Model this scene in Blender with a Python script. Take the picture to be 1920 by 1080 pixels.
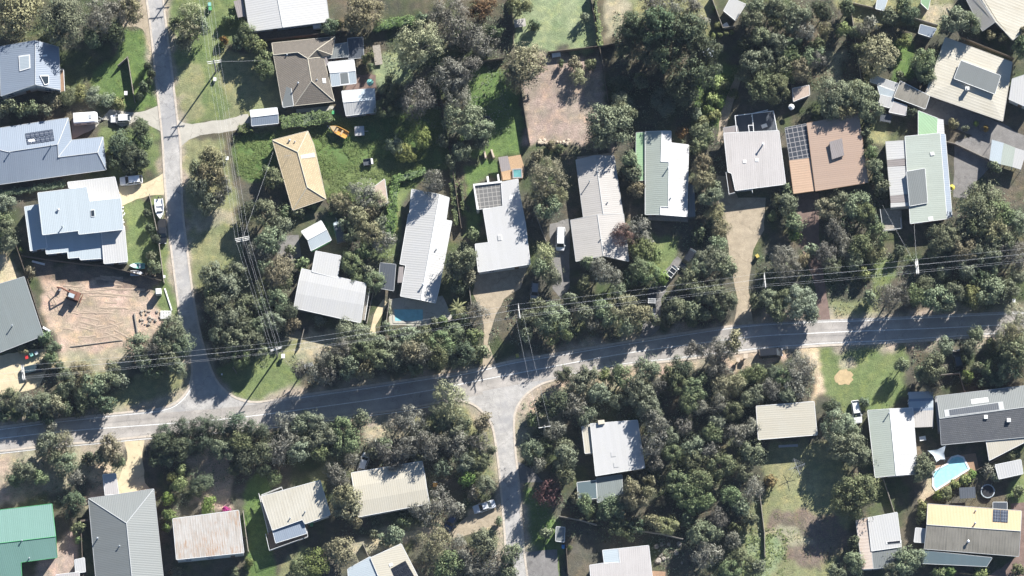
import bpy, math, random
import numpy as np
from mathutils import Vector, Matrix
from mathutils.geometry import tessellate_polygon

sc = bpy.context.scene
for o in list(bpy.data.objects): bpy.data.objects.remove(o)
R = math.radians
random.seed(7); rng = np.random.default_rng(7)

# ------------------------------------------------------------------ camera, sky, sun, exposure
DIST, TILT, MPP = 1400.0, R(11.5), 0.11          # metres to the middle of the view, lean, metres per photo pixel
cam = bpy.data.objects.new('camera', bpy.data.cameras.new('camera'))
sc.collection.objects.link(cam)
CP = Vector((0, -DIST*math.sin(TILT), DIST*math.cos(TILT)))
cam.location = CP; cam.rotation_euler = (TILT, 0, 0)
cam.data.sensor_width = 36; cam.data.lens = 36*DIST/(1920*MPP)
cam.data.clip_start = 10; cam.data.clip_end = 6000
sc.camera = cam
SUN_EL, SUN_AZ = R(32), R(34)                    # azimuth from the top of the photo towards its right
world = bpy.data.worlds.new('World'); sc.world = world; world.use_nodes = True
wn = world.node_tree; bg = wn.nodes['Background']
sky = wn.nodes.new('ShaderNodeTexSky'); sky.sky_type = 'NISHITA'; sky.sun_disc = False
sky.sun_elevation = SUN_EL; sky.sun_rotation = SUN_AZ; sky.ozone_density = 5.0; sky.air_density = 1.0; sky.dust_density = 0.1
wn.links.new(sky.outputs[0], bg.inputs[0]); bg.inputs[1].default_value = 0.05
sun = bpy.data.objects.new('sun', bpy.data.lights.new('sun', 'SUN')); sc.collection.objects.link(sun)
sun.data.energy = 4.9; sun.data.angle = R(0.53); sun.data.color = (1, .968, .915)
sdir = Vector((math.sin(SUN_AZ)*math.cos(SUN_EL), math.cos(SUN_AZ)*math.cos(SUN_EL), math.sin(SUN_EL)))
sun.rotation_euler = sdir.to_track_quat('Z', 'Y').to_euler(); sun.location = (0, 0, 200)
sc.view_settings.view_transform = 'Standard'; sc.view_settings.look = 'None'
sc.view_settings.exposure = 1.2; sc.view_settings.gamma = 1
sc.cycles.max_bounces = 5; sc.cycles.diffuse_bounces = 2; sc.cycles.transparent_max_bounces = 4

# ------------------------------------------------------------------ helpers
col = sc.collection
def at(px, py, z=0.0):
    """the point at height z that stands at photo pixel (px, py)"""
    d = Vector((0, math.sin(TILT), -math.cos(TILT))) + Vector(((px-960)*MPP/DIST, 0, 0)) \
        + Vector((0, math.cos(TILT), math.sin(TILT)))*((540-py)*MPP/DIST)
    return CP + d*((z-CP.z)/d.z)

def tag(o, label=None, cat=None, group=None, kind=None):
    if label: o['label'] = label
    if cat: o['category'] = cat
    if group: o['group'] = group
    if kind: o['kind'] = kind
    return o

def empty(name, loc, label, cat, group=None, rz=0.0):
    o = bpy.data.objects.new(name, None); col.objects.link(o)
    o.empty_display_size = .3
    o.location = loc; o.rotation_euler = (0, 0, rz); o['off'] = tuple(loc)
    return tag(o, label, cat, group)

class MB:
    """collects faces and links them as one mesh object"""
    def __init__(s): s.v = []; s.f = []; s.m = []; s.uv = []; s.n = []; s.flat = True
    def face(s, pts, m=0, uv=None, n=None):
        b = len(s.v); s.v += [tuple(p) for p in pts]; s.f.append(tuple(range(b, b+len(pts)))); s.m.append(m)
        s.uv.append(uv or [(p[0], p[1]) for p in pts]); s.n.append(n)
    def poly(s, pts, m=0, n=None, uv=None):
        """any simple polygon, in triangles, facing up"""
        P = [Vector(p) for p in pts]
        for t in tessellate_polygon([P]):
            q = [P[i] for i in t]
            w = (q[1]-q[0]).cross(q[2]-q[0])
            t = list(t)
            if w.length < 1e-9: continue
            if w.z < 0: t.reverse()
            s.face([P[i] for i in t], m, [uv[i] for i in t] if uv else None, n)
    def prism(s, pts, z0, z1, m=0, bottom=False):
        P = [Vector((p[0], p[1], 0)) for p in pts]
        a = sum(P[i].x*P[(i+1) % len(P)].y-P[(i+1) % len(P)].x*P[i].y for i in range(len(P)))
        if a < 0: P.reverse()
        s.poly([(p.x, p.y, z1) for p in P], m)
        for i in range(len(P)):
            a, b = P[i], P[(i+1) % len(P)]
            s.face([(a.x, a.y, z0), (b.x, b.y, z0), (b.x, b.y, z1), (a.x, a.y, z1)], m)
    def box(s, c, size, rz=0.0, m=0, ry=0.0, rx=0.0, taper=1.0):
        hx, hy, hz = size[0]/2, size[1]/2, size[2]/2
        M = Matrix.Translation(c) @ Matrix.Rotation(rz, 4, 'Z') @ Matrix.Rotation(ry, 4, 'Y') @ Matrix.Rotation(rx, 4, 'X')
        p = [M @ Vector((x*hx*(taper if z > 0 else 1), y*hy*(taper if z > 0 else 1), z*hz)) for z in (-1, 1) for y in (-1, 1) for x in (-1, 1)]
        for q in ((0, 2, 3, 1), (4, 5, 7, 6), (0, 1, 5, 4), (2, 6, 7, 3), (0, 4, 6, 2), (1, 3, 7, 5)):
            s.face([p[i] for i in q], m)
    def tube(s, a, b, r0, r1=None, k=8, m=0, caps=True):
        a, b = Vector(a), Vector(b); r1 = r0 if r1 is None else r1
        d = (b-a).normalized(); u = d.orthogonal().normalized(); w = d.cross(u)
        A = [a+(u*math.cos(t)+w*math.sin(t))*r0 for t in (2*math.pi*i/k for i in range(k))]
        B = [b+(u*math.cos(t)+w*math.sin(t))*r1 for t in (2*math.pi*i/k for i in range(k))]
        for i in range(k): s.face([A[i], A[(i+1) % k], B[(i+1) % k], B[i]], m)
        if caps: s.face(B, m); s.face(A[::-1], m)
    def disc(s, c, r, k=20, m=0):
        s.face([(c[0]+r*math.cos(2*math.pi*i/k), c[1]+r*math.sin(2*math.pi*i/k), c[2]) for i in range(k)], m)
    def dome(s, c, r, zr, k=12, n=4, m=0):
        for j in range(n):
            t0, t1 = math.pi/2*j/n, math.pi/2*(j+1)/n
            for i in range(k):
                q = []
                for (i2, t) in ((i, t0), (i+1, t0), (i+1, t1), (i, t1)):
                    a = 2*math.pi*i2/k
                    q.append((c[0]+r*math.cos(t)*math.cos(a), c[1]+r*math.cos(t)*math.sin(a), c[2]+zr*math.sin(t)))
                s.face(q if j < n-1 else q[:3], m)
    def loft(s, rings, m=0, caps=True):
        for A, B in zip(rings[:-1], rings[1:]):
            k = len(A)
            for i in range(k): s.face([A[i], A[(i+1) % k], B[(i+1) % k], B[i]], m)
        if caps: s.face(rings[0][::-1], m); s.face(rings[-1], m)
    def build(s, name, mats, parent=None, smooth=False, local=False):
        if not isinstance(mats, (list, tuple)): mats = [mats]
        me = bpy.data.meshes.new(name)
        off = Vector((0, 0, 0))
        if parent is not None and not local:
            q = parent
            while q.parent: q = q.parent
            off = Vector(q['off'])
        me.from_pydata([tuple(Vector(p)-off) for p in s.v], [], s.f)
        for x in mats: me.materials.append(x)
        me.polygons.foreach_set('material_index', s.m)
        uvl = me.uv_layers.new(name='UVMap')
        flat = [c for f in s.uv for p in f for c in (p[0], p[1])]
        uvl.data.foreach_set('uv', flat)
        if any(n is not None for n in s.n):
            nn = []
            for f, n, p in zip(s.f, s.n, me.polygons):
                w = tuple(n) if n is not None else tuple(p.normal)
                nn += [w]*len(f)
            me.normals_split_custom_set(nn)
        elif smooth: me.polygons.foreach_set('use_smooth', [True]*len(me.polygons))
        me.update()
        o = bpy.data.objects.new(name, me); col.objects.link(o)
        if parent is not None: o.parent = parent
        return o

def inset(P, d):
    """polygon P (xy) moved inwards by d"""
    n = len(P); a = sum(P[i][0]*P[(i+1) % n][1]-P[(i+1) % n][0]*P[i][1] for i in range(n))
    sg = 1 if a > 0 else -1; out = []
    for i in range(n):
        p, q, r = Vector(P[i-1][:2]), Vector(P[i][:2]), Vector(P[(i+1) % n][:2])
        e1, e2 = (q-p).normalized(), (r-q).normalized()
        n1, n2 = Vector((-e1.y, e1.x))*sg, Vector((-e2.y, e2.x))*sg
        k = 1+n1.dot(n2)
        out.append(q+(n1+n2)*(d/max(k, .35)))
    return out

def smooth_line(pts, step=1.0):
    P = [Vector(p) for p in pts]; out = []
    P = [P[0]*2-P[1]]+P+[P[-1]*2-P[-2]]
    for i in range(1, len(P)-2):
        a, b, c, d = P[i-1:i+3]; n = max(1, int((c-b).length/step))
        for j in range(n):
            t = j/n
            out.append(.5*((2*b)+(c-a)*t+(2*a-5*b+4*c-d)*t*t+(3*b-a-3*c+d)*t**3))
    out.append(P[-2]); return out

# ------------------------------------------------------------------ materials
def newmat(name):
    m = bpy.data.materials.new(name); m.use_nodes = True
    nt = m.node_tree; return m, nt, nt.nodes['Principled BSDF']
def N(nt, t, **kw):
    n = nt.nodes.new(t)
    for k, v in kw.items():
        if k.startswith('i_'): n.inputs[int(k[2:])].default_value = v
        else: setattr(n, k, v)
    return n
def L(nt, a, b): nt.links.new(a, b)
def noise(nt, vec, scale, detail=4, rough=.6):
    n = N(nt, 'ShaderNodeTexNoise'); n.inputs['Scale'].default_value = scale; n.inputs['Detail'].default_value = detail
    n.inputs['Roughness'].default_value = rough
    if vec is not None: L(nt, vec, n.inputs['Vector'])
    return n.outputs['Fac']
def mr(nt, v, a, b, c, d):
    n = N(nt, 'ShaderNodeMapRange'); n.inputs[1].default_value = a; n.inputs[2].default_value = b
    n.inputs[3].default_value = c; n.inputs[4].default_value = d; L(nt, v, n.inputs[0]); return n.outputs[0]
def mth(nt, op, a, b=None):
    n = N(nt, 'ShaderNodeMath', operation=op)
    for i, x in enumerate((a, b)):
        if x is None: continue
        if isinstance(x, (int, float)): n.inputs[i].default_value = x
        else: L(nt, x, n.inputs[i])
    return n.outputs[0]
def mix(nt, f, a, b, bt='MIX'):
    n = N(nt, 'ShaderNodeMix', data_type='RGBA', blend_type=bt)
    if isinstance(f, (int, float)): n.inputs[0].default_value = f
    else: L(nt, f, n.inputs[0])
    for i, x in ((6, a), (7, b)):
        if isinstance(x, tuple): n.inputs[i].default_value = (*x[:3], 1)
        else: L(nt, x, n.inputs[i])
    return n.outputs[2]
def scaled(nt, colr, f):
    """colour times a number"""
    n = N(nt, 'ShaderNodeVectorMath', operation='SCALE')
    if isinstance(colr, tuple): n.inputs[0].default_value = colr[:3]
    else: L(nt, colr, n.inputs[0])
    L(nt, f, n.inputs['Scale']); return n.outputs[0]
def bump(nt, bs, h, dist, strength=1.0):
    b = N(nt, 'ShaderNodeBump'); b.inputs['Distance'].default_value = dist; b.inputs['Strength'].default_value = strength
    L(nt, h, b.inputs['Height']); L(nt, b.outputs[0], bs.inputs['Normal'])
def pos(nt): return N(nt, 'ShaderNodeNewGeometry').outputs['Position']
def uvs(nt): return N(nt, 'ShaderNodeUVMap').outputs[0]

def plain(name, c, rough=.6, metal=0.0, var=.12, scale=1.5, spec=.4, bmp=0.0):
    m, nt, b = newmat(name); p = N(nt, 'ShaderNodeTexCoord').outputs['Object']
    f = noise(nt, p, scale, 5); L(nt, scaled(nt, c, mr(nt, f, .25, .75, 1-var, 1+var)), b.inputs['Base Color'])
    b.inputs['Roughness'].default_value = rough; b.inputs['Metallic'].default_value = metal
    b.inputs['Specular IOR Level'].default_value = spec
    if bmp: bump(nt, b, noise(nt, p, scale*8, 4), bmp)
    return m

def roofmat(name, c, kind='rib', sp=.42, dirt=.18, dcol=(.16, .14, .11), rough=.42, rust=None, ribh=.015):
    """sheet metal or tiles; u runs along the eaves, v up the slope (metres)"""
    m, nt, b = newmat(name); uv = uvs(nt)
    sx = N(nt, 'ShaderNodeSeparateXYZ'); L(nt, uv, sx.inputs[0]); u, v = sx.outputs[0], sx.outputs[1]
    mp = N(nt, 'ShaderNodeMapping'); L(nt, uv, mp.inputs[0]); mp.inputs['Scale'].default_value = (2.2, .16, 1)
    streak = noise(nt, mp.outputs[0], 1.6, 6, .7); big = noise(nt, uv, .22, 4); fine = noise(nt, uv, 3.5, 4, .7)
    d = mth(nt, 'MULTIPLY', mr(nt, streak, .45, .75, 0, 1), mr(nt, big, .3, .7, .25, 1))
    c0 = scaled(nt, c, mr(nt, fine, .3, .7, .94, 1.05))
    c1 = mix(nt, mth(nt, 'MULTIPLY', d, dirt*2.2), c0, dcol)
    c1 = mix(nt, mth(nt, 'MULTIPLY', mr(nt, big, .35, .7, 0, 1), dirt*.6), c1, dcol)
    sheet = N(nt, 'ShaderNodeTexWhiteNoise', noise_dimensions='1D'); L(nt, mth(nt, 'FLOOR', mth(nt, 'DIVIDE', u, .82)), sheet.inputs['W'])
    c1 = scaled(nt, c1, mr(nt, sheet.outputs[0], 0, 1, .975, 1.02))
    if rust:
        rr = noise(nt, mp.outputs[0], 2.4, 7, .8); r2 = noise(nt, uv, .2, 3)
        f = mth(nt, 'MULTIPLY', mr(nt, rr, .47, .57, 0, 1), mr(nt, r2, .47, .6, .3, 1))
        c1 = mix(nt, mth(nt, 'MULTIPLY', f, rust), c1, (.36, .2, .1))
    if kind == 'rib':
        w = mth(nt, 'SINE', mth(nt, 'MULTIPLY', u, 2*math.pi/sp))
        bump(nt, b, mr(nt, w, .1, 1, 0, 1), ribh, .9)
    elif kind == 'tile':
        br = N(nt, 'ShaderNodeTexBrick'); L(nt, uv, br.inputs[0]); br.inputs['Scale'].default_value = 1
        br.inputs['Brick Width'].default_value = .42; br.inputs['Row Height'].default_value = .38
        br.inputs['Mortar Size'].default_value = .035; br.inputs['Mortar Smooth'].default_value = .3
        br.inputs['Color1'].default_value = (.88, .88, .88, 1); br.inputs['Color2'].default_value = (1.08, 1.06, 1.05, 1); br.inputs['Mortar'].default_value = (.62, .62, .62, 1)
        c1 = mix(nt, 1.0, c1, br.outputs['Color'], 'MULTIPLY')
        saw = mth(nt, 'FRACT', mth(nt, 'DIVIDE', v, .38)); bump(nt, b, mth(nt, 'SUBTRACT', 1.0, saw), .07, 1.0)
    L(nt, c1, b.inputs['Base Color']); b.inputs['Roughness'].default_value = rough
    b.inputs['Specular IOR Level'].default_value = .35
    return m

def leafmat(name, c1, c2, rough=.6, spec=.16, trans=0.22):
    m, nt, b = newmat(name)
    isl = N(nt, 'ShaderNodeNewGeometry').outputs['Random Per Island']
    oi = N(nt, 'ShaderNodeObjectInfo')
    cc = mix(nt, isl, c1, c2)
    hs = N(nt, 'ShaderNodeHueSaturation'); L(nt, cc, hs.inputs['Color'])
    L(nt, mr(nt, oi.outputs['Random'], 0, 1, .475, .53), hs.inputs['Hue'])
    L(nt, mr(nt, oi.outputs['Random'], 0, 1, .78, 1.22), hs.inputs['Value'])
    L(nt, mr(nt, noise(nt, oi.outputs['Location'], 3.7, 2), .3, .7, .75, 1.15), hs.inputs['Saturation'])
    L(nt, hs.outputs[0], b.inputs['Base Color']); b.inputs['Roughness'].default_value = rough
    b.inputs['Specular IOR Level'].default_value = spec
    if trans:
        t = N(nt, 'ShaderNodeBsdfTranslucent'); L(nt, hs.outputs[0], t.inputs[0])
        ms = N(nt, 'ShaderNodeMixShader'); ms.inputs[0].default_value = trans
        L(nt, b.outputs[0], ms.inputs[1]); L(nt, t.outputs[0], ms.inputs[2])
        L(nt, ms.outputs[0], nt.nodes['Material Output'].inputs[0])
    return m

def groundmat():
    m, nt, b = newmat('ground'); p = pos(nt)
    a = N(nt, 'ShaderNodeAttribute', attribute_name='Soil'); big = noise(nt, p, .09, 5); mid = noise(nt, p, .7, 6, .7); fin = noise(nt, p, 4.5, 4, .75)
    c = scaled(nt, a.outputs['Color'], mr(nt, big, .3, .7, .82, 1.18))
    c = scaled(nt, c, mr(nt, mid, .3, .7, .74, 1.26)); c = scaled(nt, c, mr(nt, fin, .25, .75, .52, 1.5))
    warm = mix(nt, mr(nt, noise(nt, p, .35, 5, .7), .5, .75, 0, .45), c, mix(nt, 1.0, c, (1.5, 1.2, .8), 'MULTIPLY'))
    L(nt, warm, b.inputs['Base Color']); b.inputs['Roughness'].default_value = .95; b.inputs['Specular IOR Level'].default_value = .1
    bump(nt, b, mth(nt, 'ADD', fin, mid), .16, .8)
    return m

def pavemat(name, c, var=.2, grain=.25, scale=.5, patch=None, rough=.9, joints=0, tracks=None):
    m, nt, b = newmat(name); p = pos(nt)
    f = noise(nt, p, scale, 6, .65); g = noise(nt, p, 9, 3, .7)
    cc = scaled(nt, c, mr(nt, f, .3, .7, 1-var, 1+var)); cc = scaled(nt, cc, mr(nt, g, .25, .75, 1-grain, 1+grain))
    if patch: cc = mix(nt, mr(nt, noise(nt, p, .12, 4, .7), .5, .62, 0, .8), cc, patch)
    # cracks
    vo = N(nt, 'ShaderNodeTexVoronoi', feature='DISTANCE_TO_EDGE'); vo.inputs['Scale'].default_value = .13
    wv = N(nt, 'ShaderNodeVectorMath', operation='ADD'); L(nt, p, wv.inputs[0])
    nz = N(nt, 'ShaderNodeTexNoise'); nz.inputs['Scale'].default_value = .6; L(nt, p, nz.inputs['Vector'])
    sc_ = N(nt, 'ShaderNodeVectorMath', operation='SCALE'); L(nt, nz.outputs['Color'], sc_.inputs[0]); sc_.inputs['Scale'].default_value = 2.5
    L(nt, sc_.outputs[0], wv.inputs[1]); L(nt, wv.outputs[0], vo.inputs['Vector'])
    cr = mr(nt, vo.outputs['Distance'], 0.002, .012, .78, 1.0); cc = scaled(nt, cc, cr)
    if tracks:
        uv = uvs(nt); sx = N(nt, 'ShaderNodeSeparateXYZ'); L(nt, uv, sx.inputs[0])
        w = mth(nt, 'SINE', mth(nt, 'MULTIPLY', sx.outputs[1], tracks)); cc = scaled(nt, cc, mr(nt, w, -1, 1, .92, 1.06))
    L(nt, cc, b.inputs['Base Color']); b.inputs['Roughness'].default_value = rough; b.inputs['Specular IOR Level'].default_value = .25
    bump(nt, b, g, .02, .6)
    return m

def watermat(name, c):
    m, nt, b = newmat(name); p = pos(nt)
    vo = N(nt, 'ShaderNodeTexVoronoi', feature='DISTANCE_TO_EDGE'); vo.inputs['Scale'].default_value = .9; L(nt, p, vo.inputs['Vector'])
    L(nt, scaled(nt, c, mr(nt, noise(nt, p, 1.2, 4), .3, .7, .85, 1.15)), b.inputs['Base Color'])
    b.inputs['Roughness'].default_value = .08; bump(nt, b, noise(nt, p, 1.6, 3), .03, .5); return m

def solarmat(name, c, line, cell=.5, w=.018):
    m, nt, b = newmat(name); uv = uvs(nt)
    br = N(nt, 'ShaderNodeTexBrick', offset=0.0); L(nt, uv, br.inputs[0]); br.inputs['Scale'].default_value = 1
    br.inputs['Brick Width'].default_value = cell; br.inputs['Row Height'].default_value = cell; br.inputs['Mortar Size'].default_value = w
    for k, x in (('Color1', c), ('Color2', c), ('Mortar', line)): br.inputs[k].default_value = (*x, 1)
    L(nt, br.outputs[0], b.inputs['Base Color']); b.inputs['Roughness'].default_value = .22; return m

M = {}
def stock():
    M['ground'] = groundmat()
    M['asphalt'] = pavemat('asphalt', (.365, .337, .308), .2, .22, .3, (.3, .28, .262), tracks=2.75)
    M['chipseal'] = pavemat('chipseal', (.395, .378, .358), .22, .34, .5, (.31, .305, .305))
    M['concrete'] = pavemat('concrete', (.42, .395, .34), .12, .16, .4)
    M['tanconcrete'] = pavemat('tanconcrete', (.56, .47, .31), .14, .18, .5)
    M['gravel'] = pavemat('gravel', (.36, .3, .22), .2, .4, .7)
    M['darkgravel'] = pavemat('darkgravel', (.2, .19, .18), .2, .35, .7)
    M['sandridge'] = pavemat('sandridge', (.37, .29, .22), .15, .25, .9)
    M['brickpave'] = pavemat('brickpave', (.19, .135, .115), .2, .3, .9)
    M['sandpatch'] = pavemat('sandpatch', (.46, .35, .2), .15, .25, 1)
    M['kerb'] = pavemat('kerb', (.5, .44, .37), .15, .2, 1.2)
    M['line'] = plain('line', (.72, .72, .7), .7, var=.3, scale=3)
    R_ = roofmat
    M['white'] = R_('white_roof', (.47, .465, .455), 'rib', .5, .26, (.5, .48, .42))
    M['whiteflat'] = R_('white_membrane', (.47, .465, .46), 'flat', dirt=.22, dcol=(.42, .41, .36), rough=.6)
    M['cream'] = R_('cream_roof', (.44, .415, .385), 'rib', .42, .12)
    M['creampale'] = R_('pale_cream_roof', (.46, .43, .355), 'rib', .45, .16, (.4, .33, .22))
    M['creamdirty'] = R_('weathered_cream_roof', (.5, .47, .395), 'rib', .6, .28, (.3, .25, .16), rough=.6)
    M['pink'] = R_('pinkish_white_roof', (.49, .46, .44), 'rib', .42, .14)
    M['terracotta'] = R_('terracotta_roof', (.38, .275, .21), 'rib', .42, .16, (.3, .24, .2))
    M['orange'] = R_('orange_sheet_roof', (.5, .345, .24), 'rib', .5, .1)
    M['bluegrey'] = R_('blue_grey_roof', (.235, .275, .33), 'rib', .4, .08, (.2, .2, .2))
    M['icy'] = R_('pale_blue_roof', (.41, .46, .485), 'rib', .36, .06, (.4, .42, .42), rough=.5)
    M['greygreen'] = R_('grey_green_roof', (.2, .225, .22), 'rib', .4, .1)
    M['midgrey'] = R_('mid_grey_roof', (.19, .203, .198), 'rib', .36, .1, (.2, .19, .17))
    M['sage'] = R_('sage_roof', (.37, .405, .355), 'rib', .42, .1)
    M['sagegreen'] = R_('green_sheet_roof', (.3, .45, .27), 'rib', .5, .12)
    M['green'] = R_('emerald_roof', (.15, .265, .228), 'rib', .4, .12, (.12, .22, .18))
    M['tile'] = R_('brown_tile_roof', (.17, .15, .125), 'tile', dirt=.14, dcol=(.12, .1, .08), rough=.8)
    M['yellowtile'] = R_('tan_tile_roof', (.5, .4, .25), 'tile', dirt=.12, dcol=(.25, .19, .1), rough=.75)
    M['darktile'] = R_('charcoal_tile_roof', (.085, .09, .1), 'tile', dirt=.15, dcol=(.15, .15, .14), rough=.75)
    M['yellow'] = R_('yellow_roof', (.48, .365, .215), 'rib', .3, .16, (.4, .25, .1))
    M['oldgrey'] = R_('weathered_grey_roof', (.27, .25, .21), 'rib', .6, .4, (.07, .065, .05), rough=.8)
    M['rusty'] = R_('rusty_roof', (.5, .485, .455), 'rib', .5, .42, (.2, .15, .1), rust=.85, rough=.7)
    M['rustband'] = R_('rust_banded_roof', (.55, .48, .42), 'rib', .7, .2, (.3, .16, .1), rust=.6, rough=.65)
    M['slate'] = R_('dark_slate_roof', (.075, .085, .1), 'rib', .5, .1)
    M['teal'] = R_('dark_teal_roof', (.1, .14, .155), 'flat', dirt=.1)
    M['shade'] = R_('tinted_sheet_roof', (.28, .25, .24), 'rib', .4, .2)
    M['timberroof'] = R_('bleached_timber_roof', (.5, .4, .33), 'rib', .3, .25, (.25, .18, .13), rough=.9)
    M['wallwhite'] = plain('white_weatherboard', (.7, .69, .66), .6)
    M['wallcream'] = plain('cream_render', (.55, .5, .4), .8)
    M['wallbrick'] = plain('red_brown_brick', (.27, .14, .09), .85, var=.3, scale=6)
    M['wallgrey'] = plain('grey_cladding', (.3, .3, .3), .7)
    M['wallbrown'] = plain('brown_cladding', (.2, .13, .08), .8)
    M['trim'] = plain('white_trim', (.75, .75, .73), .5)
    M['gutter'] = plain('grey_gutter', (.42, .43, .43), .5)
    M['glass'] = plain('window_glass', (.03, .04, .05), .08, spec=.6)
    M['wood'] = plain('grey_timber', (.3, .27, .23), .9, var=.3, scale=3)
    M['darkwood'] = plain('dark_timber', (.14, .115, .09), .9, var=.3, scale=3)
    M['deck'] = plain('brown_deck', (.3, .19, .12), .8, var=.25, scale=4)
    M['orangedeck'] = plain('oiled_deck', (.4, .27, .16), .7, var=.2, scale=4)
    M['pole'] = plain('weathered_pole', (.36, .33, .29), .9, var=.25, scale=3)
    M['arm'] = plain('bleached_crossarm', (.7, .68, .63), .8)
    M['ceramic'] = plain('insulator', (.5, .5, .48), .3)
    M['wire'] = plain('aluminium_wire', (.68, .68, .68), .6)
    M['steel'] = plain('galvanised_steel', (.5, .52, .53), .35, metal=.6)
    M['black'] = plain('black_plastic', (.02, .02, .022), .5)
    M['tyre'] = plain('tyre_rubber', (.025, .025, .025), .8)
    M['rim'] = plain('alloy_rim', (.5, .5, .52), .3, metal=.7)
    M['lamp'] = plain('headlamp_glass', (.7, .72, .75), .1)
    M['tail'] = plain('tail_lamp', (.4, .02, .02), .2)
    M['bark'] = plain('grey_bark', (.23, .2, .17), .9, var=.3, scale=6)
    M['palebark'] = plain('pale_bark', (.46, .42, .37), .85, var=.25, scale=6)
    M['solar'] = solarmat('solar_cells', (.05, .06, .085), (.32, .34, .36))
    M['darksolar'] = solarmat('black_solar_cells', (.014, .016, .022), (.05, .055, .06))
    M['polycarb'] = solarmat('tinted_glazing', (.06, .065, .075), (.34, .32, .31), 1.0, .06)
    M['weave'] = solarmat('clear_pergola_sheet', (.17, .165, .155), (.36, .34, .31), .9, .06)
    M['redp'] = plain('red_plastic', (.5, .03, .03), .5); M['greenp'] = plain('green_plastic', (.08, .35, .14), .5)
    M['bluep'] = plain('blue_plastic', (.05, .25, .55), .45); M['yellowp'] = plain('yellow_plastic', (.5, .4, .1), .5)
    M['orangep'] = plain('orange_paint', (.58, .31, .08), .4); M['whitep'] = plain('white_gelcoat', (.8, .8, .8), .25)
    M['limefab'] = plain('yellow_canvas', (.5, .44, .07), .8); M['aqua'] = plain('aqua_canvas', (.2, .45, .4), .8)
    M['sail'] = plain('shade_cloth', (.5, .55, .58), .8); M['sandst'] = plain('stone_block', (.5, .42, .33), .9, bmp=.03)
    M['poolblue'] = watermat('pool_water', (.33, .66, .7)); M['pooldim'] = watermat('deep_pool_water', (.2, .45, .5))
    M['spawater'] = watermat('spa_water', (.12, .3, .3)); M['excav'] = plain('digger_red', (.2, .09, .06), .55)
    M['magenta'] = plain('magenta_flowers', (.4, .04, .2), .8); M['mud'] = plain('mud', (.2, .13, .08), .9)
stock()
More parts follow.
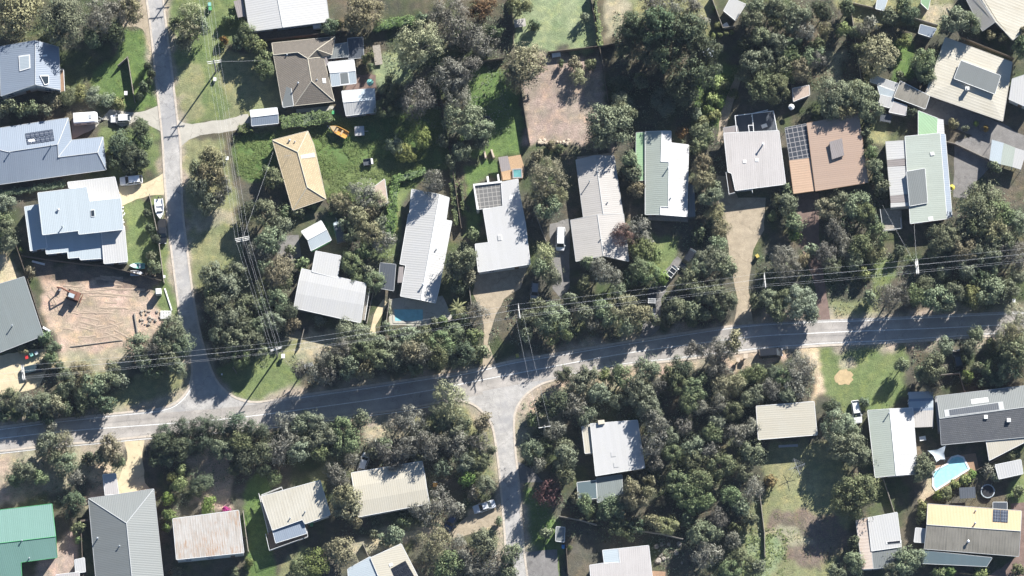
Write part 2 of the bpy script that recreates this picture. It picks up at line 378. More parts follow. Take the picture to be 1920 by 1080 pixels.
# ------------------------------------------------------------------ the ground: one sheet, its soils by region
GRASS = (.15, .19, .08); LUSH = (.115, .175, .06); DRY = (.23, .235, .125); PALE = (.23, .275, .155)
STRAW = (.34, .31, .22); LITTER = (.095, .092, .072); DIRT = (.335, .27, .225); SAND = (.43, .335, .26); MULCH_SHADE = (.18, .145, .115); TAN = (.47, .39, .27)
SOILS = [  # colour, pixel outline
 (LUSH, [(232,48),(275,52),(284,115),(296,205),(262,212),(232,200),(180,180),(165,150),(205,105),(232,85)]),
 (GRASS, [(306,-20),(352,-20),(404,-20),(424,100),(432,225),(345,235),(335,205),(318,110)]),
 (DRY, [(330,130),(372,120),(385,215),(345,232),(335,205)]),
 (DRY, [(404,100),(520,100),(528,200),(520,235),(435,235)]),
 (GRASS, [(404,-20),(460,-20),(465,70),(420,90)]),
 (GRASS, [(186,248),(285,235),(302,320),(210,335)]),
 (GRASS, [(228,388),(300,360),(326,560),(300,540),(296,500),(240,490)]),
 (DRY, [(338,262),(420,255),(444,440),(470,560),(372,540),(352,460),(344,380)]),
 (DRY, [(360,430),(430,430),(420,520),(366,520)]),
 (STRAW, [(352,380),(440,395),(440,425),(352,430)]),
 (LUSH, [(436,255),(512,240),(700,212),(826,200),(846,310),(730,372),(615,382),(585,290),(520,300),(500,340),(445,330)]),
 (GRASS, [(600,340),(680,300),(780,310),(735,360),(640,375)]),
 (GRASS, [(735,350),(765,345),(742,490),(700,480)]),
 (PALE, [(968,-20),(1106,-20),(1124,92),(962,96)]),
 (STRAW, [(1128,-20),(1190,-20),(1180,40),(1130,80)]), (DRY, [(1180,-20),(1340,-20),(1330,70),(1200,40)]),
 (LUSH, [(880,118),(962,125),(985,290),(940,285),(862,290),(868,200)]),
 (PALE, [(704,100),(770,95),(772,165),(710,170)]),
 (LUSH, [(868,312),(930,296),(938,330),(885,345),(902,435),(876,440)]),
 (DIRT, [(975,108),(1122,100),(1140,200),(1150,275),(1080,268),(986,270)]),
 (SAND, [(66,500),(120,500),(300,528),(318,600),(240,680),(118,690),(92,600)]),
 (MULCH_SHADE, [(60,486),(302,525),(290,545),(250,548),(180,530),(70,522)]),  # shade along the top of the building site, painted into the soil colour
 (TAN, [(-20,480),(15,480),(40,520),(-20,560)]),
 (GRASS, [(292,530),(326,540),(330,600),(290,580)]),
 (STRAW, [(108,665),(240,655),(235,690),(120,700)]),
 (DRY, [(110,690),(236,690),(240,715),(120,715)]),
 (DRY, [(198,745),(300,690),(360,665),(362,712),(330,756),(204,776)]),
 (GRASS, [(405,690),(520,640),(560,660),(560,742),(480,752),(435,742)]),
 (STRAW, [(530,622),(640,612),(650,680),(545,690)]), (DRY, [(522,640),(566,625),(560,690),(530,680)]),
 (GRASS, [(1200,440),(1272,436),(1262,520),(1190,515)]),
 (LUSH, [(1300,120),(1395,120),(1350,240),(1300,250)]),
 (STRAW, [(1552,100),(1580,90),(1580,180),(1550,150)]), (DRY, [(1555,-20),(1780,-20),(1770,60),(1600,40)]),
 (DRY, [(1622,215),(1665,225),(1662,262),(1630,270)]), (LUSH, [(1675,80),(1715,75),(1715,140),(1670,160)]),
 (STRAW, [(1730,0),(1780,0),(1765,40),(1725,40)]),
 (DRY, [(1558,560),(1640,555),(1645,594),(1556,600)]), (GRASS, [(1620,480),(1680,490),(1670,530),(1640,560)]),
 (GRASS, [(1536,652),(1692,646),(1700,690),(1700,745),(1660,775),(1600,775),(1540,740)]),
 (TAN, [(1500,655),(1540,655),(1538,740),(1525,760),(1520,700)]),
 (STRAW, [(1570,670),(1590,670),(1600,695),(1572,690)]),
 (DRY, [(1440,830),(1560,830),(1600,960),(1560,1090),(1400,1090),(1425,960)]),
 (DRY, [(1395,960),(1480,860),(1560,900),(1520,1000),(1420,1090),(1385,1090)]),
 (MULCH_SHADE, [(1440,960),(1560,960),(1600,1010),(1540,1070),(1440,1040)]),
 (STRAW, [(1430,995),(1470,985),(1530,1010),(1490,1035)]),
 (PALE, [(1400,1010),(1440,1000),(1480,1040),(1440,1090),(1390,1090)]),
 (GRASS, [(1880,920),(1930,860),(1930,960),(1890,960)]),
 (TAN, [(1727,895),(1755,890),(1752,945),(1728,945)]),
 (STRAW, [(960,760),(1000,725),(1130,690),(1270,672),(1430,655),(1430,668),(1280,700),(1100,740),(970,830)]),
 (SAND, [(995,730),(1040,712),(1080,708),(1020,760),(985,790)]), (SAND, [(1140,692),(1280,675),(1270,700),(1180,720)]),
 (SAND, [(1350,668),(1470,655),(1470,680),(1360,700)]),
 (DRY, [(740,772),(870,752),(905,775),(930,820),(925,900),(880,880),(880,800),(760,810)]),
 (STRAW, [(680,795),(760,775),(770,815),(680,830)]),
 (STRAW, [(-20,855),(220,830),(225,870),(150,900),(-20,960)]), (SAND, [(-20,850),(20,850),(10,940),(-20,950)]),
 (TAN, [(180,870),(225,860),(230,930),(160,950)]), (DIRT, [(90,1020),(150,990),(150,1090),(60,1090)]),
 (SAND, [(355,850),(435,845),(435,960),(360,950)]),
 (DRY, [(900,985),(945,960),(950,1030),(915,1035)]), (TAN, [(885,960),(940,945),(930,985),(870,1000)]),
 (LUSH, [(460,900),(500,880),(520,1090),(460,1090)]), (DRY, [(575,920),(640,830),(655,830),(600,925)]), (DRY, [(520,1090),(560,1020),(575,1020),(560,1090)]),
 (STRAW, [(640,1015),(720,1000),(750,1010),(680,1050)]),
 (PALE, [(985,720),(1000,740),(968,830),(964,790)]), (LUSH, [(990,900),(1040,960),(1060,1090),(990,1090)]),
 (DIRT, [(1370,620),(1400,615),(1400,650),(1370,650)]),
 (STRAW, [(700,990),(800,975),(860,985),(840,1010),(720,1020)]),
]
def vnoise(x, y, s, seed):
    r = np.random.default_rng(seed).random((256, 256)); x = x/s; y = y/s
    xi = np.floor(x).astype(int); yi = np.floor(y).astype(int); fx = x-xi; fy = y-yi
    fx = fx*fx*(3-2*fx); fy = fy*fy*(3-2*fy); g = lambda a, b: r[a % 256, b % 256]
    return (g(xi, yi)*(1-fx)+g(xi+1, yi)*fx)*(1-fy)+(g(xi, yi+1)*(1-fx)+g(xi+1, yi+1)*fx)*fy-.5
def inside(x, y, poly):
    r = np.zeros(x.shape, bool); n = len(poly)
    for i in range(n):
        (x0, y0), (x1, y1) = poly[i-1], poly[i]
        if y0 == y1: continue
        c = ((y0 > y) != (y1 > y)) & (x < (x1-x0)*(y-y0)/(y1-y0)+x0); r ^= c
    return r
def px_of(x, y):
    """photo pixel of a ground point (arrays)"""
    ct, st = math.cos(TILT), math.sin(TILT)
    dy = y-CP.y; dz = -CP.z
    dep = dy*st-dz*ct; up = dy*ct+dz*st
    return 960+x/dep*DIST/MPP, 540-up/dep*DIST/MPP
def make_ground():
    ax = np.concatenate([[-3000, -900, -300, -150], np.arange(-114, 114.2, .36), [150, 300, 900, 3000]])
    ay = np.concatenate([[-3000, -900, -300, -110], np.arange(-68, 68.2, .36), [110, 300, 900, 3000]])
    X, Y = np.meshgrid(ax, ay); nx, ny = len(ax), len(ay)
    wx = X+vnoise(X, Y, 2.6, 1)*2.2+vnoise(X, Y, .9, 2)*1.1; wy = Y+vnoise(X, Y, 2.6, 3)*2.2+vnoise(X, Y, .9, 4)*1.1
    PX, PY = px_of(wx, wy)
    C = np.empty((ny, nx, 3)); C[:] = LITTER
    t = np.clip((vnoise(X, Y, 5, 5)+vnoise(X, Y, 1.7, 6)*.7)*2.0+.3, 0, 1)[..., None]
    C = C*(1-t)+np.array((.12, .105, .075))*t
    t = np.clip((vnoise(X, Y, 7, 8)+vnoise(X, Y, 1.5, 9)*.7)*2.2, 0, 1)[..., None]; C = C*(1-t)+np.array((.075, .095, .045))*t
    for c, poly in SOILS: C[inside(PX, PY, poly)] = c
    near = np.full(X.shape, 9.0)
    for k, w in ((K1[13:], 1), (K3, 1), (K2[14:], 1), (K4, 1), (K1[:14], 1.6), (K2[:15], 1.6)):
        P = smooth_line([at(x, y, 0) for x, y in k], 1.0)
        for a, b in zip(P[:-1], P[1:]):
            sl = (slice(max(0, np.searchsorted(ay, min(a.y, b.y)-4)), np.searchsorted(ay, max(a.y, b.y)+4)), slice(max(0, np.searchsorted(ax, min(a.x, b.x)-4)), np.searchsorted(ax, max(a.x, b.x)+4)))
            d = b-a; t = np.clip(((wx[sl]-a.x)*d.x+(wy[sl]-a.y)*d.y)/max(d.length_squared, 1e-6), 0, 1)
            near[sl] = np.minimum(near[sl], w*np.hypot(wx[sl]-a.x-t*d.x, wy[sl]-a.y-t*d.y))
    t = np.clip(1.5-near*.8+vnoise(X, Y, 3.5, 15)*1.4, 0, .9)[..., None]; C = C*(1-t)+np.array((.36, .31, .245))*t
    for _ in range(2):
        D = C.copy(); D[1:-1, 1:-1] = (C[1:-1, 1:-1]*2+C[:-2, 1:-1]+C[2:, 1:-1]+C[1:-1, :-2]+C[1:-1, 2:])/6; C = D
    # worn and lush patches in the soils themselves
    q = np.clip((vnoise(X, Y, 3.1, 11)+vnoise(X, Y, 1.1, 12)*.8)*1.6, -1, 1)[..., None]
    C = C*(1+q*np.array((.17, .1, .15)))
    I = np.arange(nx*ny).reshape(ny, nx)
    F = np.stack([I[:-1, :-1], I[:-1, 1:], I[1:, 1:], I[1:, :-1]], -1).reshape(-1, 4)
    me = bpy.data.meshes.new('ground')
    me.vertices.add(nx*ny); me.vertices.foreach_set('co', np.stack([X, Y, np.zeros_like(X)], -1).ravel())
    me.loops.add(F.size); me.loops.foreach_set('vertex_index', F.ravel().astype(np.int32))
    me.polygons.add(len(F)); me.polygons.foreach_set('loop_start', np.arange(0, F.size, 4, dtype=np.int32))
    me.update(calc_edges=True)
    a = me.attributes.new('Soil', 'FLOAT_COLOR', 'POINT')
    a.data.foreach_set('color', np.concatenate([C, np.ones((ny, nx, 1))], -1).ravel().astype(np.float32))
    me.materials.append(M['ground']); o = bpy.data.objects.new('ground', me); col.objects.link(o); tag(o, kind='structure')

# ------------------------------------------------------------------ roads, kerbs, drives
def sheet(name, outline, z, mat, kind='structure', jit=.12, step=1.2, smooth=True):
    P = [at(x, y, 0) for x, y in outline]
    if smooth:
        q = []
        for a, b in zip(P, P[1:]+P[:1]):
            n = max(1, int((b-a).length/step))
            q += [a+(b-a)*(i/n) for i in range(n)]
        P = [Vector((p.x+random.uniform(-jit, jit), p.y+random.uniform(-jit, jit), 0)) for p in q]
    b = MB(); b.poly([(p.x, p.y, z) for p in P]); o = b.build(name, M[mat] if isinstance(mat, str) else mat)
    if kind: tag(o, kind=kind)
    return o
def ribbon(name, pts, w, z, mat, rise=0, kind='structure', off=0.0):
    P = smooth_line([at(x, y, 0) for x, y in pts], 1.0); b = MB(); A = []; u = 0
    for i, p in enumerate(P):
        d = (P[min(i+1, len(P)-1)]-P[max(i-1, 0)]).normalized(); n = Vector((-d.y, d.x, 0))
        u += (p-P[i-1]).length if i else 0
        A.append((p+n*(off+w/2), p+n*(off-w/2), u))
    for (a, c, u0), (a2, c2, u1) in zip(A[:-1], A[1:]):
        z3 = Vector((0, 0, z))
        b.face([c+z3, c2+z3, a2+z3, a+z3], 0, [(u0, -w/2), (u1, -w/2), (u1, w/2), (u0, w/2)])
        if rise:
            lo = Vector((0, 0, z-rise))
            b.face([c+lo, c2+lo, c2+z3, c+z3]); b.face([a2+lo, a+lo, a+z3, a2+z3])
    o = b.build(name, M[mat]); 
    if kind: tag(o, kind=kind)
    return o
K1 = [(270,-40),(275,0),(283,60),(290,130),(299,210),(305,270),(308,330),(314,400),(320,460),(330,540),(340,610),(354,655),(360,690),(355,725),(338,748),(305,765),(200,777),(100,788),(0,801),(-60,808)]
K2 = [(302,-40),(306,0),(313,60),(322,130),(332,220),(338,270),(340,330),(343,400),(350,460),(360,540),(370,600),(385,660),(405,712),(435,742),(480,754),(560,742),(700,722),(800,707),(872,697),(960,677),(1060,660),(1200,637),(1380,610),(1505,601),(1640,596),(1890,584),(1980,579)]
K3 = [(-60,853),(0,846),(100,835),(200,826),(280,818),(480,801),(600,786),(740,769),(805,758),(850,751),(882,756),(902,770),(921,795),(929,830),(937,895),(946,1000),(951,1120)]
K4 = [(995,1120),(983,1035),(972,900),(965,830),(965,777),(980,747),(1005,726),(1042,712),(1160,688),(1275,675),(1427,657),(1502,651),(1565,647),(1677,642),(1860,630),(1980,622)]
make_ground()
sheet('side_street', K2+K4[::-1]+K3[::-1]+K1[::-1], .028, 'chipseal', smooth=False)
CL = [(-60,829),(0,822),(130,808),(370,790),(480,779),(600,763),(700,749),(805,732),(905,712),(985,697),(1080,679),(1177,662),(1300,645),(1417,631),(1500,626),(1605,621),(1740,616),(1865,610),(1980,604)]
ribbon('main_road', CL, 4.65, .034, 'asphalt')
ribbon('main_road', [(x, y+23) for x, y in CL[:9]], 1.0, .032, 'asphalt')
ribbon('line_marking', CL, .16, .039, 'line')
for seg in (K1[13:], K3[:9], K2[15:], K4[7:]):
    ribbon('edge_line', seg, .12, .042, 'line', off=.5 if seg[0] in (K1[13], K4[7]) else -.5)
for k in (K1, K2[:23], K3, K4): ribbon('kerb', k, .42, .075, 'kerb', rise=.075)

ROADS = [K2+K4[::-1]+K3[::-1]+K1[::-1]]
DRIVES = [('driveway', 'gravel', [(250,45),(272,-20),(270,-20),(278,0),(288,100),(277,75),(268,55),(255,50),(228,50),(240,25)]),
 ('driveway', 'concrete', [(301,196),(290,200),(272,208),(250,212),(205,205),(180,240),(135,262),(134,225),(200,225),(228,238),(262,225),(286,238),(302,245)]),
 ('driveway', 'concrete', [(331,222),(345,231),(360,232),(420,224),(465,213),(472,236),(437,246),(375,254),(355,262),(338,275)]),
 ('driveway', 'tanconcrete', [(308,322),(298,330),(270,345),(222,345),(219,362),(226,388),(245,378),(280,366),(308,366)]),
 ('driveway', 'tanconcrete', [(-20,670),(-20,742),(30,738),(75,725),(88,690),(110,690),(105,655),(60,655)]),
 ('driveway', 'tanconcrete', [(234,826),(272,823),(266,850),(272,905),(290,925),(215,935),(225,890),(240,860)]),
 ('driveway', 'gravel', [(1340,360),(1345,330),(1362,330),(1385,370),(1436,370),(1432,430),(1412,470),(1404,540),(1413,608),(1377,610),(1384,560),(1368,490),(1362,430)]),
 ('driveway', 'brickpave', [(1490,365),(1535,362),(1536,450),(1545,520),(1557,600),(1532,601),(1530,540),(1500,460)]),
 ('driveway', 'gravel', [(895,512),(990,498),(975,540),(945,560),(925,600),(915,640),(932,690),(905,692),(908,620),(900,575),(885,550)]),
 ('driveway', 'darkgravel', [(1030,420),(1068,410),(1068,540),(1052,560),(1036,540)]),
 ('driveway', 'darkgravel', [(1270,480),(1282,490),(1240,560),(1238,615),(1212,640),(1200,632),(1218,540)]),
 ('driveway', 'darkgravel', [(1790,265),(1870,240),(1860,310),(1830,340),(1812,372),(1788,370)]),
 ('driveway', 'darkgravel', [(1740,180),(1880,232),(1930,260),(1930,300),(1850,265),(1728,215)]),
 ('driveway', 'darkgravel', [(985,1035),(1045,1030),(1048,1100),(990,1100)]),
 ('driveway', 'gravel', [(855,985),(895,955),(942,948),(950,985),(920,985),(890,1000),(800,1005),(780,990)]),
 ('driveway', 'darkgravel', [(968,865),(1000,880),(1020,905),(975,905)]),
 ('garden_path', 'tanconcrete', [(692,630),(700,590),(718,560),(728,568),(705,610),(704,630)]),
 ('garden_path', 'gravel', [(1345,265),(1352,210),(1380,140),(1392,140),(1370,210),(1356,268)]),
 ('patio', 'concrete', [(728,560),(830,555),(850,600),(800,610),(730,610)]),
 ('patio', 'brickpave', [(648,140),(705,140),(706,168),(648,172)]),
 ('patio', 'darkgravel', [(520,445),(560,440),(565,480),(520,500)]),
 ('patio', 'deck', [(1745,860),(1830,850),(1836,880),(1752,925)]),
 ('patio', 'brickpave', [(1895,945),(1930,940),(1930,1090),(1840,1090),(1905,1045)]),
 ('sand_pad', 'sandpatch', [(1568,700),(1582,692),(1597,698),(1600,713),(1590,722),(1574,723),(1566,712)]),
 ('gravel_bed', 'gravel', [(855,985),(875,978),(890,1000),(850,1010)]),
]
for i, (nm, mt, pl) in enumerate(DRIVES): sheet(nm, pl, .005+.0008*i, mt, **(dict(jit=.3, step=.5) if nm == 'sand_pad' else {}))

# earth pushed into curved ridges on the building site, wheel ruts in the yards
def ridges(name, arcs, mat, w, h):
    b = MB(); r = random.Random(5)
    for a, c, bow, n in arcs:
        A, C = at(*a, 0), at(*c, 0); d = C-A; nn = Vector((-d.y, d.x, 0)).normalized()
        for i in range(n):
            o = nn*(i*.85+r.uniform(-.35, .35)); P = [A+d*t+o+nn*(bow*4*t*(1-t)+r.uniform(-.07, .07)) for t in [j/14 for j in range(15)]]
            k0 = r.randrange(0, 8); k1 = min(15, k0+r.randrange(4, 11))
            for p, q in zip(P[k0:k1-1], P[k0+1:k1]):
                ww = nn*w*r.uniform(.6, 1.1); z = Vector((0, 0, h*r.uniform(.5, 1.1)))
                b.face([p-ww, q-ww, q+z, p+z]); b.face([p+z, q+z, q+ww, p+ww])
    o = b.build(name, M[mat]); tag(o, kind='stuff')
ridges('earth_ridges', [((150,588),(255,594),.3,7),((120,566),(215,562),-.35,5),((105,612),(200,634),.4,6),((160,545),(280,552),-.3,5),((190,618),(245,645),.2,4),((85,545),(112,600),.3,3),((140,640),(235,622),-.4,4)], 'sandridge', .26, .06)
# ------------------------------------------------------------------ buildings
def frame_of(P):
    n = Vector((0, 0, 0)); k = len(P)
    for i in range(k):
        a, b = P[i], P[(i+1) % k]
        n += Vector(((a.y-b.y)*(a.z+b.z), (a.z-b.z)*(a.x+b.x), (a.x-b.x)*(a.y+b.y)))
    n.normalize()
    if n.z < 0: n = -n
    h = Vector((0, 0, 1)).cross(n)
    if h.length < .02: h = (P[1]-P[0]); h.z = 0
    h.normalize(); return n, h, n.cross(h)
ROOFTRI = []
def onroof(px, py, z):
    """the point of the topmost roof under that pixel, or height z where there is none"""
    from mathutils.geometry import intersect_ray_tri
    d = (at(px, py, 0)-CP).normalized(); best = None
    for a, b, c in ROOFTRI:
        q = intersect_ray_tri(a, b, c, d, CP, True)
        if q is not None and (best is None or q.z > best.z): best = q
    return best if best is not None and abs(best.z-z) < 1.6 else at(px, py, z)
def block(root, v, planes, wall='wallwhite', over=.45, th=.14, mode='wall', caps='gutter', win=True, ribs=None, z0=0.0, gut=True, seed=0):
    """v: name -> (px, py, z); planes: [(names, material)]; walls under the outline"""
    W = {k: at(*p) for k, p in v.items()}
    bym = {}
    edges = {}
    for names, mt in planes:
        P = [W[c] for c in names]
        a = sum(P[i].x*P[(i+1) % len(P)].y-P[(i+1) % len(P)].x*P[i].y for i in range(len(P)))
        if a < 0: names = names[::-1]; P.reverse()
        n, h, s = frame_of(P)
        if ribs: h = (W[ribs[1]]-W[ribs[0]]); h.z = 0; h.normalize(); s = Vector((-h.y, h.x, 0))
        b = bym.setdefault(mt, MB())
        b.poly(P, 0, n, [(p.dot(h), p.dot(s)) for p in P])
        ROOFTRI.extend([[P[i] for i in t] for t in tessellate_polygon([P])])
        for i in range(len(names)):
            e = (names[i], names[(i+1) % len(names)])
            if e[::-1] in edges: edges[e[::-1]] += [n, mt]
            else: edges[e] = [n, mt]
    nxt = {}
    roofs = {}
    bound = [e for e, d in edges.items() if len(d) == 2]
    dz = Vector((0, 0, th))
    for e in bound:
        a, c = W[e[0]], W[e[1]]; b = bym[edges[e][1]]
        b.face([a-dz, c-dz, c, a], 0, [(0, 0), (0, 0), (0, 0), (0, 0)]); nxt[e[0]] = e[1]
    for mt, b in bym.items():
        roofs[mt] = b.build('roof', M[mt], root)
    rc = MB()
    for e, d in edges.items():
        if len(d) == 4:
            a, c = W[e[0]], W[e[1]]
            mid = (a+c)/2
            if d[0].dot(d[2]) < .987: rc.tube(a+Vector((0, 0, .01)), c+Vector((0, 0, .01)), .09, k=6)
    r0 = next(iter(roofs.values()))
    if rc.f: rc.build('ridge_cap', M[caps], r0)
    if gut:
        g = MB()
        for e in bound:
            a, c = W[e[0]], W[e[1]]; d = (c-a); L_ = d.length
            if L_ < .3: continue
            o = Vector((d.y, -d.x, 0)).normalized()*.055
            g.tube(a+o-Vector((0, 0, .03)), c+o-Vector((0, 0, .03)), .06, k=5)
        if g.f: g.build('gutter', M[caps], r0)
    # outline loop
    if not nxt: return roofs
    st = next(iter(nxt)); loop = [st]
    while nxt[loop[-1]] != st and len(loop) < 60: loop.append(nxt[loop[-1]])
    P = [W[c] for c in loop]
    Q = inset(P, over)
    if mode == 'wall':
        wl = MB(); tops = [p.z-th-.03 for p in P]
        n = len(Q)
        for i in range(n):
            a, b = Q[i], Q[(i+1) % n]; ta, tb = tops[i], tops[(i+1) % n]
            wl.face([(a.x, a.y, z0), (b.x, b.y, z0), (b.x, b.y, tb), (a.x, a.y, ta)])
        wo = wl.build('wall', M[wall], root)
        if win:
            rr = random.Random(seed+len(P)); done = 0; door = False
            for i in range(n):
                a, b = Q[i], Q[(i+1) % n]; ln = (b-a).length; tp = min(tops[i], tops[(i+1) % n])
                if ln < 2.6 or done >= 7: continue
                d = (b-a).normalized(); o = Vector((d.y, -d.x)); ang = math.atan2(d.y, d.x)
                k = 1 if ln < 6 else 2 if ln < 13 else 3
                for j in range(k):
                    t = (j+.5)/k; c = a+d*(ln*t)
                    if not door and o.y < -.5 and j == k-1 and tp > 2.2:
                        door = True
                        f = MB(); f.box((c.x+o.x*.02, c.y+o.y*.02, 1.05), (.9, .06, 2.05), ang); do = f.build('door', M['wallbrown'], root)
                        f = MB(); f.box((c.x+o.x*.08+d.x*.34, c.y+o.y*.08+d.y*.34, 1.02), (.05, .08, .12), ang); f.build('handle', M['steel'], do); continue
                    for zs in ([1.55] if tp < 4.0 else [1.55, tp-1.2]):
                        w = rr.choice((1.2, 1.5, 1.8)); hgt = 1.15 if zs+.7 < tp else .6
                        f = MB(); fo = Vector((o.x*.03, o.y*.03))
                        for (dx, dzz, sw, sh) in ((-w/2, 0, .07, hgt), (w/2, 0, .07, hgt), (0, hgt/2, w+.07, .07), (0, -hgt/2, w+.14, .09), (0, 0, .05, hgt)):
                            f.box((c.x+fo.x+d.x*dx, c.y+fo.y+d.y*dx, zs+dzz), (sw, .08 if dzz >= 0 else .12, sh), ang)
                        wi = f.build('window', M['trim'], root)
                        f = MB(); f.box((c.x+o.x*.012, c.y+o.y*.012, zs), (w, .03, hgt), ang); f.build('pane', M['glass'], wi); done += 1
    elif mode == 'posts':
        for q, p in zip(Q, P):
            b = MB(); b.tube((q.x, q.y, z0), (q.x, q.y, p.z-th-.02), .06, k=6); b.build('post', M['trim'], root)
    return roofs
def house(label, cat, px, py, name='house', group=None): return empty(name, at(px, py, 0), label, cat, group)
def flue(root, px, py, z, h=.7, r=.11, cap=True, mat='steel'):
    p = onroof(px, py, z); b = MB(); b.tube(p-Vector((0, 0, .3)), p+Vector((0, 0, h)), r, k=8)
    if cap: b.tube(p+Vector((0, 0, h+.06)), p+Vector((0, 0, h+.16)), r*1.7, r*.6, k=8)
    b.build('flue', M[mat], root)
def vent(root, px, py, z, s=.35):
    p = onroof(px, py, z); b = MB(); b.tube(p-Vector((0, 0, .1)), p+Vector((0, 0, .22)), s*.4, k=10); b.dome((p.x, p.y, p.z+.22), s*.55, s*.4, 10, 3); b.build('roof_vent', M['steel'], root)
def chimney(root, px, py, z, h, s=.6, mat='wallbrick'):
    p = onroof(px, py, z); b = MB(); b.box((p.x, p.y, p.z+h/2-.5), (s, s*.8, h+1)); b.box((p.x, p.y, p.z+h+.05), (s+.14, s*.8+.14, .12)); b.tube((p.x, p.y, p.z+h), (p.x, p.y, p.z+h+.35), s*.2, k=8)
    b.build('chimney', M[mat], root)
def skylight(root, quad, mat='glass', rise=.12, frame='trim', name='skylight'):
    P = [onroof(*q) for q in quad]; n, h, s = frame_of(P); b = MB(); T = [p+n*rise for p in P]
    for i in range(4): b.face([P[i]-n*.1, P[(i+1) % 4]-n*.1, T[(i+1) % 4], T[i]] if True else 0)
    b.poly(T); o = b.build(name, M[frame], root)
    c = sum(T, Vector())/4; g = MB(); g.poly([c+(t-c)*.84+n*.015 for t in T], 0, None, [(t.dot(h), t.dot(s)) for t in T]); g.build('pane', M[mat], o); return o
def solar(root, quad, nu, nv, mat='solar', gap=.03, lift=.12):
    """quad a b c d on the roof: nu panels along a-b, nv along b-c"""
    A, B, C, D = [onroof(*q) for q in quad]; n = frame_of([A, B, C, D])[0]
    for j in range(nv):
        for i in range(nu):
            f = lambda u, w: (A*(1-u)+B*u)*(1-w)+(D*(1-u)+C*u)*w
            u0, u1, w0, w1 = (i+gap)/nu, (i+1-gap)/nu, (j+gap)/nv, (j+1-gap)/nv
            q = [f(u0, w0)+n*lift, f(u1, w0)+n*lift, f(u1, w1)+n*lift, f(u0, w1)+n*lift]
            b = MB(); b.poly(q, 0, None, [(.02, .02), (1.48, .02), (1.48, .98), (.02, .98)])
            for k in range(4): b.face([q[k]-n*.05, q[(k+1) % 4]-n*.05, q[(k+1) % 4], q[k]], 1)
            b.build('solar_panel', [M[mat], M['steel']], root)
def slabpart(root, name, poly, z0, z1, mat):
    b = MB(); b.prism([at(x, y, z1) for x, y in poly], z0, z1); return b.build(name, M[mat], root)
def rail(root, pts, z0, h=1.0, mat='trim', name='railing', closed=False):
    b = MB(); P = [at(x, y, z0+h) for x, y in pts]
    if closed: P.append(P[0])
    for a, c in zip(P[:-1], P[1:]):
        b.tube(a, c, .05, k=6); b.tube(a-Vector((0, 0, h*.9)), c-Vector((0, 0, h*.9)), .03, k=5)
        n = max(1, int((c-a).length/.35))
        for i in range(n+1):
            q = a+(c-a)*(i/n); b.tube(q-Vector((0, 0, h)), q, .035 if i in (0, n) else .015, k=4)
    return b.build(name, M[mat], root)
def dish(root, px, py, z):
    p = onroof(px, py, z); b = MB(); b.tube(p, p+Vector((0, 0, .5)), .03, k=5); b.dome((p.x, p.y, p.z+.5), .35, .12, 12, 2); b.build('satellite_dish', M['trim'], root)
def aerial(root, px, py, z, h=2.2, rz=.4):
    p = onroof(px, py, z); b = MB(); b.tube(p, p+Vector((0, 0, h)), .03, k=5); d = Vector((math.cos(rz), math.sin(rz), 0)); e = Vector((-d.y, d.x, 0))
    t = p+Vector((0, 0, h)); b.tube(t-d*.7, t+d*.7, .02, k=4)
    for k in range(6): c = t+d*(-.65+.26*k); b.tube(c-e*.35, c+e*.35, .014, k=4)
    b.build('aerial', M['steel'], root)

# top left: blue gable house
h = house('steel-blue gabled house with white gable wall, under the large trees top left', 'house', 55, 140)
block(h, dict(a=(-2,88,4.3), r=(66,76,6.3), b=(110,88,4.3), c=(113,168,4.3), s=(66,158,6.3), d=(2,180,4.3)), [('arsd', 'bluegrey'), ('rbcs', 'bluegrey')], 'wallwhite', over=.15)
skylight(h, [(35,105,5.35),(56,102,6.1),(57,128,6.0),(37,134,5.3)], 'icy')
skylight(h, [(74,142,6.1),(91,142,5.2),(91,158,5.2),(83,160,5.6)], 'glass', .25)
slabpart(h, 'balcony', [(113,130),(119,130),(121,170),(114,172)], 2.4, 2.6, 'deck'); rail(h, [(113,130),(119,130),(121,170)], 2.6)
slabpart(h, 'porch_roof', [(80,103),(88,102),(89,105),(80,106)], 5.6, 5.75, 'trim')
# dark blue hip house
h = house('wide blue-grey hip-roofed house with ten solar panels on the left edge', 'house', 90, 290)
block(h, dict(a=(-25,244,2.7), b=(128,221,2.7), c=(134,263,2.7), d=(193,257,2.7), e=(199,318,2.7), f=(-25,349,2.7), g=(-25,275,4.6), u=(15,285,4.3), w=(108,271,4.8), x=(109,295,3.9), y=(183,286,4.0)),
      [('abwug', 'bluegrey'), ('bcxw', 'bluegrey'), ('cdyx', 'bluegrey'), ('dey', 'bluegrey'), ('efguwxy', 'bluegrey')], 'wallbrick', caps='gutter')
solar(h, [(47,250,3.6),(99,242,3.6),(103,264,4.3),(51,272,4.4)], 6, 2, gap=.06)
for x, y in ((96,274),(18,287)): flue(h, x, y, 4.6, .8)
slabpart(h, 'heater_tank', [(52,262),(64,260),(68,268),(56,270)], 4.0, 4.5, 'trim')
